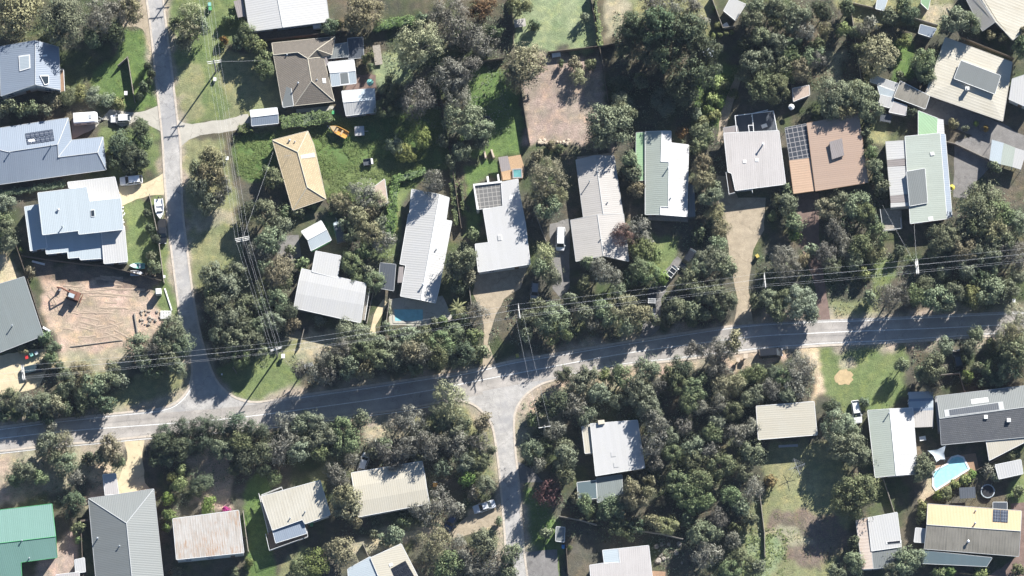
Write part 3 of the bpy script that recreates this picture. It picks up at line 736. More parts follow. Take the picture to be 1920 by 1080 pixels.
# white modern cluster
h = house('pale blue-white house of stepped flat roofs beside the side street', 'house', 150, 420)
block(h, dict(a=(71,362,5.7), b=(162,351,5.8), c=(168,378,5.7), d=(226,372,5.7), e=(231,430,5.4), f=(148,439,5.4), g=(147,432,5.4), k=(80,440,5.4)), [('abcdefgk', 'icy')], 'wallwhite', over=.25, ribs='ab', caps='trim')
block(h, dict(a=(127,342,3.1), b=(215,332,3.2), c=(226,376,3.1), d=(160,384,3.0), e=(150,352,3.0), f=(129,352,3.0)), [('abcdef', 'white')], 'wallwhite', over=.2, ribs='ab', caps='trim')
block(h, dict(a=(46,388,3.2), b=(76,383,3.3), c=(88,464,3.2), d=(57,470,3.1)), [('abcd', 'icy')], 'wallwhite', over=.2, ribs='ab', caps='trim')
block(h, dict(a=(82,437,3.2), b=(192,428,3.3), e=(195,484,3.0), f=(151,487,3.0), g=(149,482,3.0), k=(128,484,3.0), l=(127,472,3.0), m=(87,476,3.1)), [('abefgklm', 'icy')], 'wallwhite', over=.2, ribs='ab', caps='trim')
block(h, dict(a=(190,429,3.5), b=(233,424,3.55), c=(239,490,3.4), d=(195,494,3.4)), [('abcd', 'white')], 'wallwhite', over=.2, ribs='ab', caps='trim')
skylight(h, [(170,394,5.75),(177,393,5.75),(178,406,5.7),(171,407,5.7)]); flue(h, 109, 394, 5.7, .3, .2); flue(h, 117, 426, 5.5, .8)
# grey roof at the left edge
h = house('dark grey-green shed-roofed house beside the sandy building site', 'house', 25, 590)
block(h, dict(a=(-30,541,3.9), b=(45,519,3.9), c=(81,629,3.0), d=(-30,672,3.0)), [('abcd', 'greygreen')], 'wallgrey'); flue(h, 23, 612, 3.3, 1.1); flue(h, -2, 585, 3.6, .5)
# top: white corrugated
h = house('white corrugated low-gabled house cut by the top edge, left of centre', 'house', 540, 20)
block(h, dict(a=(455,-30,3.4), b=(515,-30,4.1), c=(530,51,4.1), d=(468,59,3.4), e=(608,-30,3.3), f=(617,40,3.3)), [('abcd', 'white'), ('becf'.replace('becf', 'befc'), 'white')], 'wallwhite', caps='gutter')
block(h, dict(a=(438,2,2.7), b=(455,-2,2.7), c=(462,30,2.6), d=(446,33,2.6)), [('abcd', 'shade')], over=.1, mode='posts', gut=False)
slabpart(h, 'back_deck', [(475,62),(590,52),(600,68),(480,76)], 0, .3, 'darkwood')
slabpart(h, 'air_conditioner', [(586,46),(602,44),(604,52),(588,54)], .3, 1.4, 'trim')
# brown tiled
h = house('brown-grey tiled hip-roofed house with a verandah, below the white corrugated roof', 'house', 570, 140)
block(h, dict(a=(510,81,2.7), b=(628,69,2.7), c=(594,93,4.3), d=(577,110,4.2), e=(558,98,4.7), f=(513,103,4.1), g=(584,152,4.5), k=(627,190,2.7), i=(530,200,2.7), j=(552,198,2.7), l=(606,107,2.7), m=(622,103,2.9)),
      [('abcdef', 'tile'), ('fedgji', 'tile'), ('gkj', 'tile'), ('dlkg', 'tile'), ('dcml', 'tile'), ('cbm', 'tile')], 'wallbrick', caps='wallcream')
block(h, dict(a=(522,128,3.3), b=(540,126,3.6), c=(550,198,3.1), d=(531,201,2.75)), [('abcd', 'midgrey')], over=.3, mode='posts', caps='trim')
block(h, dict(a=(611,86,2.6), b=(651,80,2.6), c=(654,106,2.5), d=(612,110,2.5)), [('abcd', 'midgrey')], 'wallgrey', over=.1, gut=True)
block(h, dict(a=(652,72,2.5), b=(680,70,2.5), c=(682,108,2.4), d=(654,110,2.4)), [('abcd', 'slate')], over=.1, mode='posts')
block(h, dict(a=(608,104,2.9), b=(613,108,2.8), c=(617,122,2.6), d=(611,124,2.6)), [('abcd', 'shade')], mode='posts', over=.05, gut=False)
skylight(h, [(604,147,3.8),(610,147,3.4),(611,156,3.4),(605,156,3.8)], 'trim'); flue(h, 559, 157, 3.9, .9, .13); flue(h, 538, 103, 4.3, .3); flue(h, 594, 150, 4.2, .3)
slabpart(h, 'carport_slab', [(555,205),(625,198),(628,206),(556,212)], 0, .12, 'concrete')
h = house('white patio pavilion with a clear centre roof panel, right of brown tiled roof', 'pavilion', 640, 140, 'pavilion')
block(h, dict(a=(614,117,2.6), b=(663,112,2.6), c=(666,133,3.1), d=(619,137,3.1), e=(668,156,2.6), f=(622,162,2.6)), [('abcd', 'white'), ('dcef', 'icy')], over=.2, mode='posts', caps='trim')
skylight(h, [(636,135.6,3.1),(653,134,3.1),(656,157.6,2.6),(638,159.8,2.6)], 'midgrey', .03)
h = house('white gabled shed half in tree shade, below the patio pavilion', 'shed', 672, 190, 'garden_shed')
block(h, dict(a=(641,171,2.7), b=(702,166,2.7), c=(703,187,3.3), d=(644,192,3.3), e=(705,210,2.6), f=(649,217,2.6)), [('abcd', 'icy'), ('dcef', 'white')], 'wallgrey', over=.1, caps='trim')
h = house('small grey garden shed at the end of the concrete drive', 'shed', 495, 222, 'garden_shed')
block(h, dict(a=(469,207,2.3), b=(519,202,2.3), c=(521,214,2.8), d=(471,220,2.8), e=(522,231,2.3), f=(472,236,2.3)), [('abcd', 'icy'), ('dcef', 'bluegrey')], 'wallgrey', over=.08, caps='trim', win=False)
# tan hip
h = house('tan tiled hip-roofed house with one bright yellowish slope, in the overgrown yard', 'house', 560, 320)
block(h, dict(a=(511,263,2.7), b=(577,246,2.7), c=(588,271,2.7), d=(611,373,2.7), e=(549,394,2.7), r=(558,285,4.3), s=(576,351,4.3)), [('abr', 'yellowtile'), ('bcdsr', 'yellowtile'), ('des', 'yellowtile'), ('earS'.replace('S', 's'), 'yellowtile')], 'wallbrick', caps='wallcream')
skylight(h, [(563,291,4.1),(589,286,2.9),(591,295,2.9),(564,298,4.1)], 'creampale', .05, 'creampale', 'roof_strip')
flue(h, 543, 264, 3.6, .6, .15); flue(h, 553, 266, 3.6, .3); aerial(h, 540, 297, 3.9, 2.5, .2)
# white L
h = house('white T-shaped house with a curved roof, between street trees and the small pool', 'house', 618, 540)
block(h, dict(a=(592,471,4.2), b=(639,480,4.1), c=(632,521,4.0), d=(585,509,4.1)), [('abcd', 'white')], over=.3, ribs='ab', caps='trim')
h2 = dict(a=(566,504,4.0), b=(686,532,4.0), e=(684,550,4.06), f=(681,572,3.96), g=(676,605,3.62), k=(551,577,3.62), l=(556,550,3.96), m=(561,525,4.06))
block(h, h2, [('abem', 'white'), ('mefl', 'white'), ('lfgk', 'white')], over=.4, ribs='ab', caps='trim')
slabpart(h, 'rear_deck', [(686,535),(694,537),(684,600),(678,600)], 1.8, 2.0, 'wood'); rail(h, [(694,537),(684,600)], 2.0)
h = house('small pale green-grey gabled shed with dark end wall, above the white T-shaped house', 'shed', 595, 445, 'garden_shed')
block(h, dict(a=(565,434,2.5), b=(602,414,2.5), c=(612,431,3.1), d=(577,450,3.1), e=(621,450,2.5), f=(583,470,2.5)), [('abcd', 'white'), ('dcef', 'icy')], 'greenp', over=.12, caps='trim', win=False)
# long white
h = house('long white corrugated gabled house with stepped sides, above the small pool', 'house', 800, 460)
block(h, dict(a=(772,355,2.4), r=(824,365,3.3), b=(842,371,2.6), c=(836,413,2.6), d=(847,415,2.3), e=(823,541,2.3), f=(816,568,2.3), s=(789,562,3.3), g=(751,555,2.4), k=(761,497,2.4), l=(750,495,2.2), m=(766,402,2.2), n=(768,400,2.4)),
      [('arsgklmn', 'white'), ('rbcdefs', 'white')], caps='trim')
flue(h, 818, 468, 2.8, .4); flue(h, 793, 535, 3.2, .8, .16); aerial(h, 783, 360, 2.6, 1.5)
block(h, dict(a=(713,493,2.5), b=(742,496,2.5), c=(738,545,2.3), d=(709,540,2.3)), [('abcd', 'slate')], mode='posts', over=.15)
block(h, dict(a=(748,500,2.4), b=(757,500,2.4), c=(755,530,2.3), d=(745,530,2.3)), [('abcd', 'shade')], mode='posts', over=.1, gut=False)
# white with pergola
h = house('white flat-roofed house with a clear-roofed pergola, in front of the tan driveway', 'house', 940, 430)
block(h, dict(a=(940,342,3.6), b=(971,336,3.6), c=(972,353,3.6), d=(985,420,3.5), e=(994,495,3.4), f=(897,510,3.3), g=(891,458,3.4), k=(916,455,3.4), l=(906,393,3.5), m=(943,387,3.6)), [('abcdefgklm', 'whiteflat')], over=.12, caps='trim')
block(h, dict(a=(890,348,3.3), b=(940,342,3.4), c=(943,387,3.4), d=(898,392,3.3)), [('abcd', 'weave')], over=.05, mode='posts', ribs='ab', caps='trim', gut=True)
slabpart(h, 'parapet', [(887,345),(941,339),(941,342.5),(890,348)], 0, 3.7, 'wallwhite'); slabpart(h, 'parapet', [(887,345),(890,348),(898,393),(894,393)], 0, 3.7, 'wallwhite')
slabpart(h, 'parapet', [(912,331),(916,330),(917,341),(914,342)], 0, 2.6, 'wallwhite'); slabpart(h, 'parapet', [(932,327),(935,326),(937,339),(934,340)], 0, 2.6, 'wallwhite')
skylight(h, [(933,441,3.55),(940,440,3.55),(941,450,3.55),(934,451,3.55)], 'white'); skylight(h, [(956,366,3.6),(962,364,3.6),(960,374,3.6),(954,375,3.6)], 'trim', .06)
slabpart(h, 'timber_deck', [(936,297),(976,290),(984,316),(980,334),(940,338)], 0, .5, 'orangedeck'); slabpart(h, 'deck_roof', [(934,295),(952,292),(958,318),(940,322)], 2.2, 2.3, 'shade')
# cream long
h = house('long cream metal-roofed gabled house with a wider front section', 'house', 1125, 400)
block(h, dict(a=(1080,300,2.8), r=(1116,292,3.4), b=(1151,293,2.8), g=(1168,402,2.8), m=(1131,402,3.4), c=(1094,408,2.8)), [('armc', 'cream'), ('rbgm', 'cream')], 'wallcream', win=True)
block(h, dict(a=(1070,413,2.8), r=(1120,403,3.55), b=(1169,401,2.9), d=(1179,490,2.9), s=(1131,479,3.55), c=(1080,490,2.8)), [('arsc', 'cream'), ('rbds', 'cream')], 'wallcream')
flue(h, 1105, 342, 3.9, 1.5, .1); flue(h, 1120, 322, 4.1, .4); flue(h, 1126, 449, 4.4, .3); flue(h, 1139, 380, 4.0, .3); slabpart(h, 'back_step', [(1082,294),(1150,286),(1152,293),(1082,300)], 0, .4, 'wood')
# sage / white
h = house('sage-green and white striped metal house with a green sheet awning along its left', 'house', 1240, 330)
block(h, dict(a=(1210,247,3.3), b=(1241,246,4.3), c=(1239,303,4.3), d=(1254,304,4.6), e=(1253,388,4.6), f=(1238,388,4.2), g=(1238,402,4.2), k=(1210,402,3.2), l=(1258,246,4.0), m=(1258,268,4.0), n=(1291,272,3.4), o=(1288,406,3.4)),
      [('abcdefgk', 'sage'), ('blmnogfedc', 'white')], 'wallwhite', caps='trim')
block(h, dict(a=(1193,249,2.6), b=(1210,248,2.9), c=(1210,338,2.9), d=(1192,339,2.6)), [('abcd', 'sagegreen')], mode='posts', over=.1)
flue(h, 1252, 316, 4.5, .9); flue(h, 1257, 372, 4.2, .4); slabpart(h, 'front_deck', [(1215,405),(1290,408),(1290,416),(1215,412)], 0, .6, 'wood')
slabpart(h, 'side_lean_to', [(1292,345),(1302,348),(1304,406),(1290,407)], 0, 2.4, 'midgrey')
# pinkish
h = house('pinkish-white corrugated house with white decks, top of the gravel driveway', 'house', 1415, 300)
block(h, dict(a=(1357,250,3.6), b=(1460,245,3.6), c=(1473,345,3.0), d=(1379,357,3.0), e=(1372,325,3.1), f=(1365,322,3.1)), [('abcdef', 'pink')], 'wallwhite', ribs='ab', caps='trim')
flue(h, 1430, 272, 3.5, 1.3, .16, mat='trim')
for q in ((1393,300),(1416,297)): skylight(h, [(q[0],q[1],3.42),(q[0]+6,q[1],3.42),(q[0]+6,q[1]+6,3.38),(q[0],q[1]+6,3.38)], 'trim', .08)
slabpart(h, 'deck', [(1361,323),(1367,323),(1376,360),(1366,365)], 1.6, 1.8, 'deck'); rail(h, [(1365,322),(1361,323),(1367,364),(1378,361)], 1.8); rail(h, [(1382,358),(1410,355),(1411,361)], 1.8)
b = MB()
for a_, c_ in (((1378,217),(1450,208)), ((1378,217),(1381,247)), ((1410,213),(1413,246)), ((1450,208),(1457,245)), ((1403,235),(1413,235)), ((1403,235),(1405,250)), ((1410,213),(1440,206))):
    b.tube(at(*a_, 3.3), at(*c_, 3.3), .09, k=6)
for a_ in ((1378,217),(1410,213),(1450,208)): b.tube(at(*a_, 3.3), at(*a_, 3.3)-Vector((0, 0, 3.3)), .07, k=6)
b.build('pergola_frame', M['trim'], h); slabpart(h, 'rear_deck', [(1380,218),(1450,210),(1457,246),(1382,250)], 0, .5, 'slate')
block(h, dict(a=(1357,240,3.3), b=(1382,236,3.3), c=(1385,252,3.2), d=(1358,254,3.2)), [('abcd', 'shade')], mode='posts', over=.1)
# terracotta
h = house('terracotta-brown corrugated house with a glazed grid roof in one corner', 'house', 1550, 290)
block(h, dict(a=(1513,231,3.7), b=(1610,212,3.7), c=(1628,342,3.0), d=(1529,358,3.0)), [('abcd', 'terracotta')], 'wallbrown', caps='wallbrown', ribs='ad')
block(h, dict(a=(1480,301,2.9), b=(1520,295,3.0), c=(1530,357,2.8), d=(1488,363,2.7)), [('abcd', 'orange')], 'wallbrown', over=.25, ribs='ad', caps='wallbrown')
block(h, dict(a=(1472,240,3.0), b=(1514,232,3.2), c=(1521,294,3.05), d=(1481,300,2.9)), [('abcd', 'polycarb')], mode='posts', over=.1, ribs='ab', caps='wallgrey')
block(h, dict(a=(1555,266,4.2), b=(1579,259,4.2), c=(1583,291,3.85), d=(1560,299,3.85)), [('abcd', 'shade')], 'wallbrown', over=.12, win=False, gut=False, z0=3.2)
# striped right
h = house('white ribbed house with tinted bands and a raised grey-blue roof, left of paved yard', 'house', 1720, 330)
block(h, dict(a=(1697,256,3.4), b=(1762,250,3.6), c=(1775,410,3.6), d=(1707,419,3.4)), [('abcd', 'sage')], 'wallbrick', over=.3, ribs='ad', caps='trim')
block(h, dict(a=(1762,250,3.5), b=(1772,252,3.1), c=(1785,405,3.1), d=(1775,410,3.5)), [('abcd', 'bluegrey')], mode='posts', over=.1, caps='trim')
for (y0, y1, x0, x1, x2, x3, mt) in ((265,300,1660,1697,1697,1663,'white'), (300,313,1663,1697,1698,1664,'shade'), (313,367,1664,1698,1703,1669,'white'), (367,381,1669,1703,1704,1670,'shade'), (381,389,1670,1704,1705,1670,'white')):
    block(h, dict(a=(x0,y0,2.9), b=(x1,y0-2,3.15), c=(x2,y1-3,3.15), d=(x3,y1,2.9)), [('abcd', mt)], mode='posts' if mt == 'shade' else 'wall', over=.06, win=False, gut=False)
block(h, dict(a=(1700,322,4.1), b=(1734,316,4.1), c=(1739,380,3.8), d=(1706,386,3.8)), [('abcd', 'midgrey')], over=.1, win=False, caps='trim', z0=3.2)
block(h, dict(a=(1722,208,3.0), b=(1758,222,2.9), c=(1757,251,2.8), d=(1722,254,2.9)), [('abcd', 'sagegreen')], over=.15, caps='trim')
block(h, dict(a=(1758,222,2.8), b=(1769,224,2.7), c=(1771,250,2.7), d=(1757,251,2.8)), [('abcd', 'white')], mode='posts', over=.05, gut=False)
skylight(h, [(1744,286,3.7),(1751,285,3.7),(1752,291,3.7),(1745,292,3.7)], 'trim', .15); slabpart(h, 'front_deck', [(1650,392),(1690,388),(1692,428),(1656,432)], 0, .5, 'wood'); rail(h, [(1650,392),(1656,432),(1690,428),(1689,408)], .5)
skylight(h, [(1740,407,3.55),(1749,406,3.55),(1750,413,3.55),(1741,414,3.55)], 'trim', .05)
# big cream with raised clerestory
h = house('big cream-roofed house with a raised blue-grey clerestory, upper right', 'house', 1820, 150)
block(h, dict(a=(1773,70,3.4), b=(1898,117,3.3), c=(1880,227,3.0), d=(1735,176,3.0), r=(1822,155,3.6), s=(1838,140,3.55)), [('absrd'.replace('sr', 's'), 'creamdirty'), ('bcs', 'creamdirty'), ('cds', 'creamdirty')], 'wallcream', over=.5, ribs='da', caps='cream')
block(h, dict(a=(1898,148,3.5), b=(1935,136,3.5), c=(1935,205,3.2), d=(1892,186,3.2)), [('abcd', 'white')], over=.1)
block(h, dict(a=(1802,114,4.3), b=(1876,142,4.3), c=(1865,176,4.05), d=(1789,147,4.05)), [('abcd', 'midgrey')], 'wallwhite', over=.15, win=False, caps='trim', z0=3.2)
chimney(h, 1813, 168, 3.8, 1.2, .7, 'wallwhite')
h = house('large cream gabled roof cut off in the top right corner', 'house', 1870, 20)
block(h, dict(a=(1800,-25,3.0), r=(1820,-25,4.0), s=(1866,41,4.0), b=(1842,58,3.0)), [('arsb', 'cream')], 'wallcream')
block(h, dict(r=(1826,-25,4.1), b=(1950,-25,3.4), c=(1950,30,3.2), d=(1899,75,3.1), e=(1867,41,4.0)), [('rbcde', 'creamdirty')], 'wallcream')
SH = [('white flat shed roof at the left end of a patchwork of sheds', 'white', [(1633,140),(1684,157),(1679,170),(1632,153)], 2.6),
 ('pale lean-to between the white shed roof and grey shed', 'icy', [(1645,160),(1677,172),(1671,186),(1650,178)], 2.4),
 ('white lean-to below the pale shed, beside a netted goal', 'white', [(1652,178),(1676,184),(1668,202),(1647,196)], 2.3),
 ('grey corrugated shed touching the big cream house', 'oldgrey', [(1688,152),(1743,180),(1735,204),(1676,182)], 3.0),
 ('narrow cream lean-to below the grey corrugated shed', 'pink', [(1676,190),(1700,198),(1698,216),(1667,210)], 2.3),
 ('small grey-lidded shed against the fence, upper right', 'bluegrey', [(1726,46),(1756,54),(1746,70),(1722,62)], 2.4),
 ('white rectangular shed roof tilted, at the top right of centre', 'white', [(1370,-4),(1398,8),(1379,38),(1357,20)], 2.6),
 ('pale shed half under dark trees at the top right', 'icy', [(1646,-8),(1665,-4),(1657,20),(1642,16)], 2.4),
 ('pale green shed corner beside the top right trees', 'sagegreen', [(1728,-5),(1745,-5),(1740,18),(1727,6)], 2.4),
 ('bleached timber-roofed shed in the overgrown vegetable yard', 'timberroof', [(699,352),(721,336),(727,380),(712,386)], 2.3),
 ('cream board-roofed hut beside the outdoor washing area, right of centre', 'timberroof', [(1486,166),(1517,160),(1518,178),(1488,190)], 2.4),
 ('white square shed roof beside the round trampoline', 'white', [(1866,872),(1914,862),(1918,888),(1873,898)], 2.7),
 ('small white box shed at the bottom left between green and grey roofs', 'white', [(140,1050),(158,1046),(160,1072),(142,1074)], 2.3),
 ('white lean-to strip at the bottom left edge', 'pink', [(105,1078),(148,1073),(150,1095),(106,1095)], 2.3),
 ('white roofed lean-to in front of the yellow house', 'white', [(1717,990),(1736,992),(1734,1017),(1714,1016)], 2.5),
 ('small louvred shed beside the lower street', 'midgrey', [(1043,988),(1059,989),(1058,1016),(1042,1014)], 2.3),
 ('pale narrow carport roof beside the tan driveway', 'pink', [(193,890),(217,888),(222,926),(197,928)], 2.4)]
for lb, mt, q, z in SH:
    c = (sum(p[0] for p in q)/4, sum(p[1] for p in q)/4)
    h = house(lb, 'shed', c[0], c[1], 'garden_shed'); block(h, {k: (p[0], p[1], z+(.25 if k in 'ab' else 0)) for k, p in zip('abcd', q)}, [('abcd', mt)], 'wallgrey', over=.12, win=False, caps='trim')
h = house('white and pale green flat carport by the paved yard, right edge', 'carport', 1885, 290, 'carport')
for q, mt in (([(1860,262),(1882,268),(1876,308),(1855,300)], 'icy'), ([(1882,268),(1904,277),(1898,313),(1876,308)], 'sage'), ([(1904,277),(1925,284),(1914,318),(1898,313)], 'white')):
    block(h, {k: (p[0], p[1], 2.7+(.2 if k in 'ab' else 0)) for k, p in zip('abcd', q)}, [('abcd', mt)], mode='posts', over=.05, gut=False)
# bottom row
h = house('emerald green metal-roofed house in the bottom left corner', 'house', 50, 1010)
block(h, dict(a=(-30,960,2.8), b=(97,945,2.8), c=(104,1006,4.4), e=(-30,1022,4.4), f=(107,1045,3.1), g=(39,1054,3.1), k=(42,1110,3.0), l=(-30,1110,3.0)), [('abce', 'green'), ('ecfgkl', 'green')], 'wallcream', caps='greenp')
for x, y in ((41,1014),(55,1047)): flue(h, x, y, 3.7, .35)
h = house('large mid-grey hip-roofed house at the bottom left beside the green roof', 'house', 235, 1010)
block(h, dict(a=(166,935,2.8), b=(288,917,2.8), r=(237,981,5.2), s=(250,1110,5.2), c=(309,1110,2.8), d=(182,1110,2.8)), [('abr', 'midgrey'), ('bcsr', 'midgrey'), ('srad'.replace('srad', 'dsra'), 'midgrey')], 'wallbrick', caps='gutter')
flue(h, 183, 1010, 3.3, .8, .13); flue(h, 224, 1024, 4.2, .4); slabpart(h, 'side_fence', [(151,975),(166,973),(168,976),(152,978)], 0, 1.8, 'darkwood')
h = house('rust-stained white corrugated house with white windowed wall, bottom left', 'house', 390, 1000)
block(h, dict(a=(324,973,5.3), b=(447,957,5.3), c=(457,1036,4.9), d=(331,1049,4.9)), [('abcd', 'rusty')], 'wallwhite', over=.1, caps='trim')
h = house('cream corrugated house with white balcony and dark tinted balcony roof', 'house', 555, 960)
block(h, dict(a=(489,931,4.6), b=(600,901,4.8), c=(619,965,4.6), d=(572,982,4.4), e=(567,974,4.4), f=(511,994,4.3)), [('abcdef', 'creamdirty')], 'wallwhite', over=.3, ribs='ab', caps='trim')
block(h, dict(a=(511,994,3.9), b=(567,975,3.9), c=(575,1000,3.7), d=(517,1018,3.7)), [('abcd', 'bluegrey')], mode='posts', over=.1, caps='trim')
slabpart(h, 'balcony', [(500,1000),(577,976),(578,1005),(507,1031)], 1.9, 2.1, 'deck'); rail(h, [(498,1001),(505,1032),(577,1006),(575,992)], 2.1)
slabpart(h, 'side_balcony', [(485,925),(490,932),(511,994),(503,1000)], 1.9, 2.1, 'wood'); rail(h, [(485,925),(503,1000)], 2.1); rail(h, [(490,928),(528,913),(531,924)], 2.1); flue(h, 544, 972, 4.4, .4); flue(h, 572, 960, 4.5, .4)
h = house('white barrel-roofed house, wide, right of the balcony house at the bottom', 'house', 735, 920)
block(h, dict(a=(659,887,4.0), b=(791,865,4.0), c=(796,890,4.3), d=(663,913,4.3), e=(800,917,4.25), f=(667,941,4.25), g=(805,944,3.9), k=(672,969,3.9)), [('abcd', 'creampale'), ('dcef', 'creampale'), ('fegk', 'creampale')], over=.3, caps='trim', ribs='ab', gut=True)
h = house('blue-white gabled house with black solar panels at the bottom edge', 'house', 725, 1065)
block(h, dict(a=(652,1067,3.2), b=(694,1044,3.8), c=(722,1110,3.8), d=(655,1110,3.2)), [('abcd', 'icy')], over=.2, caps='trim')
block(h, dict(a=(695,1046,4.0), b=(752,1020,3.8), c=(798,1110,3.6), d=(722,1110,4.0)), [('abcd', 'creampale')], over=.2, caps='trim')
solar(h, [(733,1066,3.95),(760,1051,3.85),(785,1095,3.75),(752,1110,3.9)], 3, 3, 'darksolar', .01); skylight(h, [(729,1058,3.95),(735,1055,3.95),(737,1060,3.95),(731,1063,3.95)], 'trim', .1)
h = house('bright white house with a yellow strip of roof among trees, lower middle', 'house', 1150, 840)
block(h, dict(a=(1107,795,3.9), b=(1195,788,3.9), c=(1209,877,3.7), d=(1117,892,3.7)), [('abcd', 'whiteflat')], over=.3, caps='trim')
block(h, dict(a=(1091,800,3.4), b=(1108,796,3.4), c=(1113,848,3.3), d=(1097,850,3.3)), [('abcd', 'creampale')], 'wallcream', over=.15, caps='trim')
block(h, dict(a=(1118,897,2.6), b=(1166,890,2.6), c=(1168,935,2.5), d=(1120,942,2.5)), [('abcd', 'greygreen')], 'wallwhite', over=.1)
block(h, dict(a=(1082,905,2.7), b=(1117,901,2.7), c=(1119,934,2.7), d=(1085,938,2.7)), [('abcd', 'teal')], 'wallwhite', over=.06, caps='trim')
for q in ((1145,848),(1150,868),(1178,864)): skylight(h, [(q[0],q[1],3.86),(q[0]+9,q[1]-1,3.86),(q[0]+10,q[1]+8,3.84),(q[0]+1,q[1]+9,3.84)], 'whiteflat', .05, 'gutter')
slabpart(h, 'roof_box', [(1121,788),(1133,787),(1134,794),(1122,796)], 3.6, 4.4, 'wallcream')
h = house('pale pinkish house half cut by the bottom edge, right of lower street', 'house', 1170, 1060)
block(h, dict(a=(1130,1032,3.6), b=(1160,1029,3.7), c=(1163,1055,3.7), d=(1133,1056,3.6)), [('abcd', 'icy')], over=.1, caps='trim', win=False)
block(h, dict(a=(1106,1060,3.5), m=(1133,1056,3.6), n=(1163,1055,3.75), e=(1160,1029,3.75), b=(1216,1023,3.7), c=(1226,1110,3.4), d=(1110,1110,3.4)), [('amnebcd', 'pink')], over=.2, caps='trim')
slabpart(h, 'side_deck', [(1220,1070),(1248,1072),(1246,1095),(1222,1095)], 0, .6, 'deck')
h = house('plain cream rectangular roof below the black van by the main road', 'house', 1475, 790)
block(h, dict(a=(1418,762,4.1), b=(1526,753,4.1), c=(1532,815,3.7), d=(1422,824,3.7)), [('abcd', 'creampale')], 'wallbrown', over=.4, ribs='ad', caps='trim')
h = house('grey and white gabled house left of the aqua swimming pool', 'house', 1675, 830)
block(h, dict(a=(1627,770,3.0), r=(1668,767,3.8), b=(1711,765,3.0), c=(1721,888,3.0), s=(1680,891,3.8), d=(1641,895,3.0)), [('arsd', 'sage'), ('rbcs', 'white')], 'wallwhite', over=.3, caps='trim')
for (y0, y1, mt) in ((733,746,'white'),(746,751,'bluegrey'),(751,764,'icy'),(764,769,'bluegrey'),(769,800,'cream')):
    block(h, dict(a=(1703,y0+2,2.6), b=(1750,y0,2.6), c=(1750,y1,2.6), d=(1704,y1+2,2.6)), [('abcd', mt)], mode='posts', over=.05, gut=False)
flue(h, 1666, 776, 3.9, .9)
h = house('charcoal tiled house with a grey front roof, right edge above the pool', 'house', 1840, 780)
block(h, dict(a=(1757,743,3.2), b=(1935,722,3.2), c=(1935,762,4.1), d=(1762,785,4.1), e=(1935,818,2.9), f=(1765,834,2.9)), [('abcd', 'midgrey'), ('dcef', 'darktile')], 'wallbrick', caps='gutter')
skylight(h, [(1770,769,3.75),(1880,753,3.8),(1883,768,4.05),(1772,782,4.02)], 'slate', .08, 'gutter', 'dark_roof_panel'); skylight(h, [(1820,749,3.5),(1852,745,3.5),(1854,754,3.7),(1822,758,3.7)], 'white', .05)
for q in ((1845,778),(1888,784)): slabpart(h, 'roof_vent', [(q[0],q[1]),(q[0]+7,q[1]),(q[0]+7,q[1]+7),(q[0],q[1]+7)], 3.5, 4.1, 'trim')
block(h, dict(a=(1849,826,2.7), b=(1935,812,2.7), c=(1935,822,2.6), d=(1855,863,2.5)), [('abcd', 'creampale')], mode='posts', over=.1, caps='trim'); slabpart(h, 'side_strip', [(1752,742),(1757,742),(1770,808),(1760,810)], 0, 2.2, 'wallgrey')
h = house('house with one yellow and one weathered grey slope, bottom right', 'house', 1825, 990)
block(h, dict(a=(1740,945,2.9), b=(1915,958,2.9), c=(1913,996,3.9), d=(1738,984,3.9), e=(1910,1043,2.8), f=(1733,1029,2.8)), [('abcd', 'yellow'), ('dcef', 'oldgrey')], 'wallbrick', caps='gutter')
solar(h, [(1862,955,3.1),(1891,957,3.1),(1890,980,3.6),(1861,978,3.6)], 2, 4); flue(h, 1828, 982, 3.8, .7, .14); flue(h, 1815, 1016, 3.3, .5, .2); flue(h, 1829, 958, 3.1, .4)
block(h, dict(a=(1725,1032,2.6), b=(1860,1046,2.6), c=(1850,1062,2.4), d=(1725,1056,2.4)), [('abcd', 'teal')], mode='posts', over=.1)
block(h, dict(a=(1862,942,2.6), b=(1888,942,2.6), c=(1888,955,2.5), d=(1862,953,2.5)), [('abcd', 'slate')], mode='posts', over=.05, caps='trim')
h = house('white shed-roofed house with rust-banded left strip, bottom right', 'house', 1650, 1010)
block(h, dict(a=(1628,971,3.5), b=(1682,961,3.5), c=(1690,1025,3.2), d=(1634,1033,3.2)), [('abcd', 'white')], over=.15, caps='trim', ribs='ab')
block(h, dict(a=(1605,976,3.0), b=(1628,971,3.2), c=(1637,1066,3.0), d=(1617,1067,2.8)), [('abcd', 'rustband')], 'wallgrey', over=.1, ribs='ad', win=False)
block(h, dict(a=(1634,1033,3.0), b=(1690,1026,3.0), c=(1691,1060,2.7), d=(1637,1066,2.7)), [('abcd', 'midgrey')], 'wallgrey', over=.1, win=False); skylight(h, [(1661,1016,3.3),(1690,1013,3.25),(1690,1018,3.24),(1662,1021,3.27)], 'darksolar', .06)
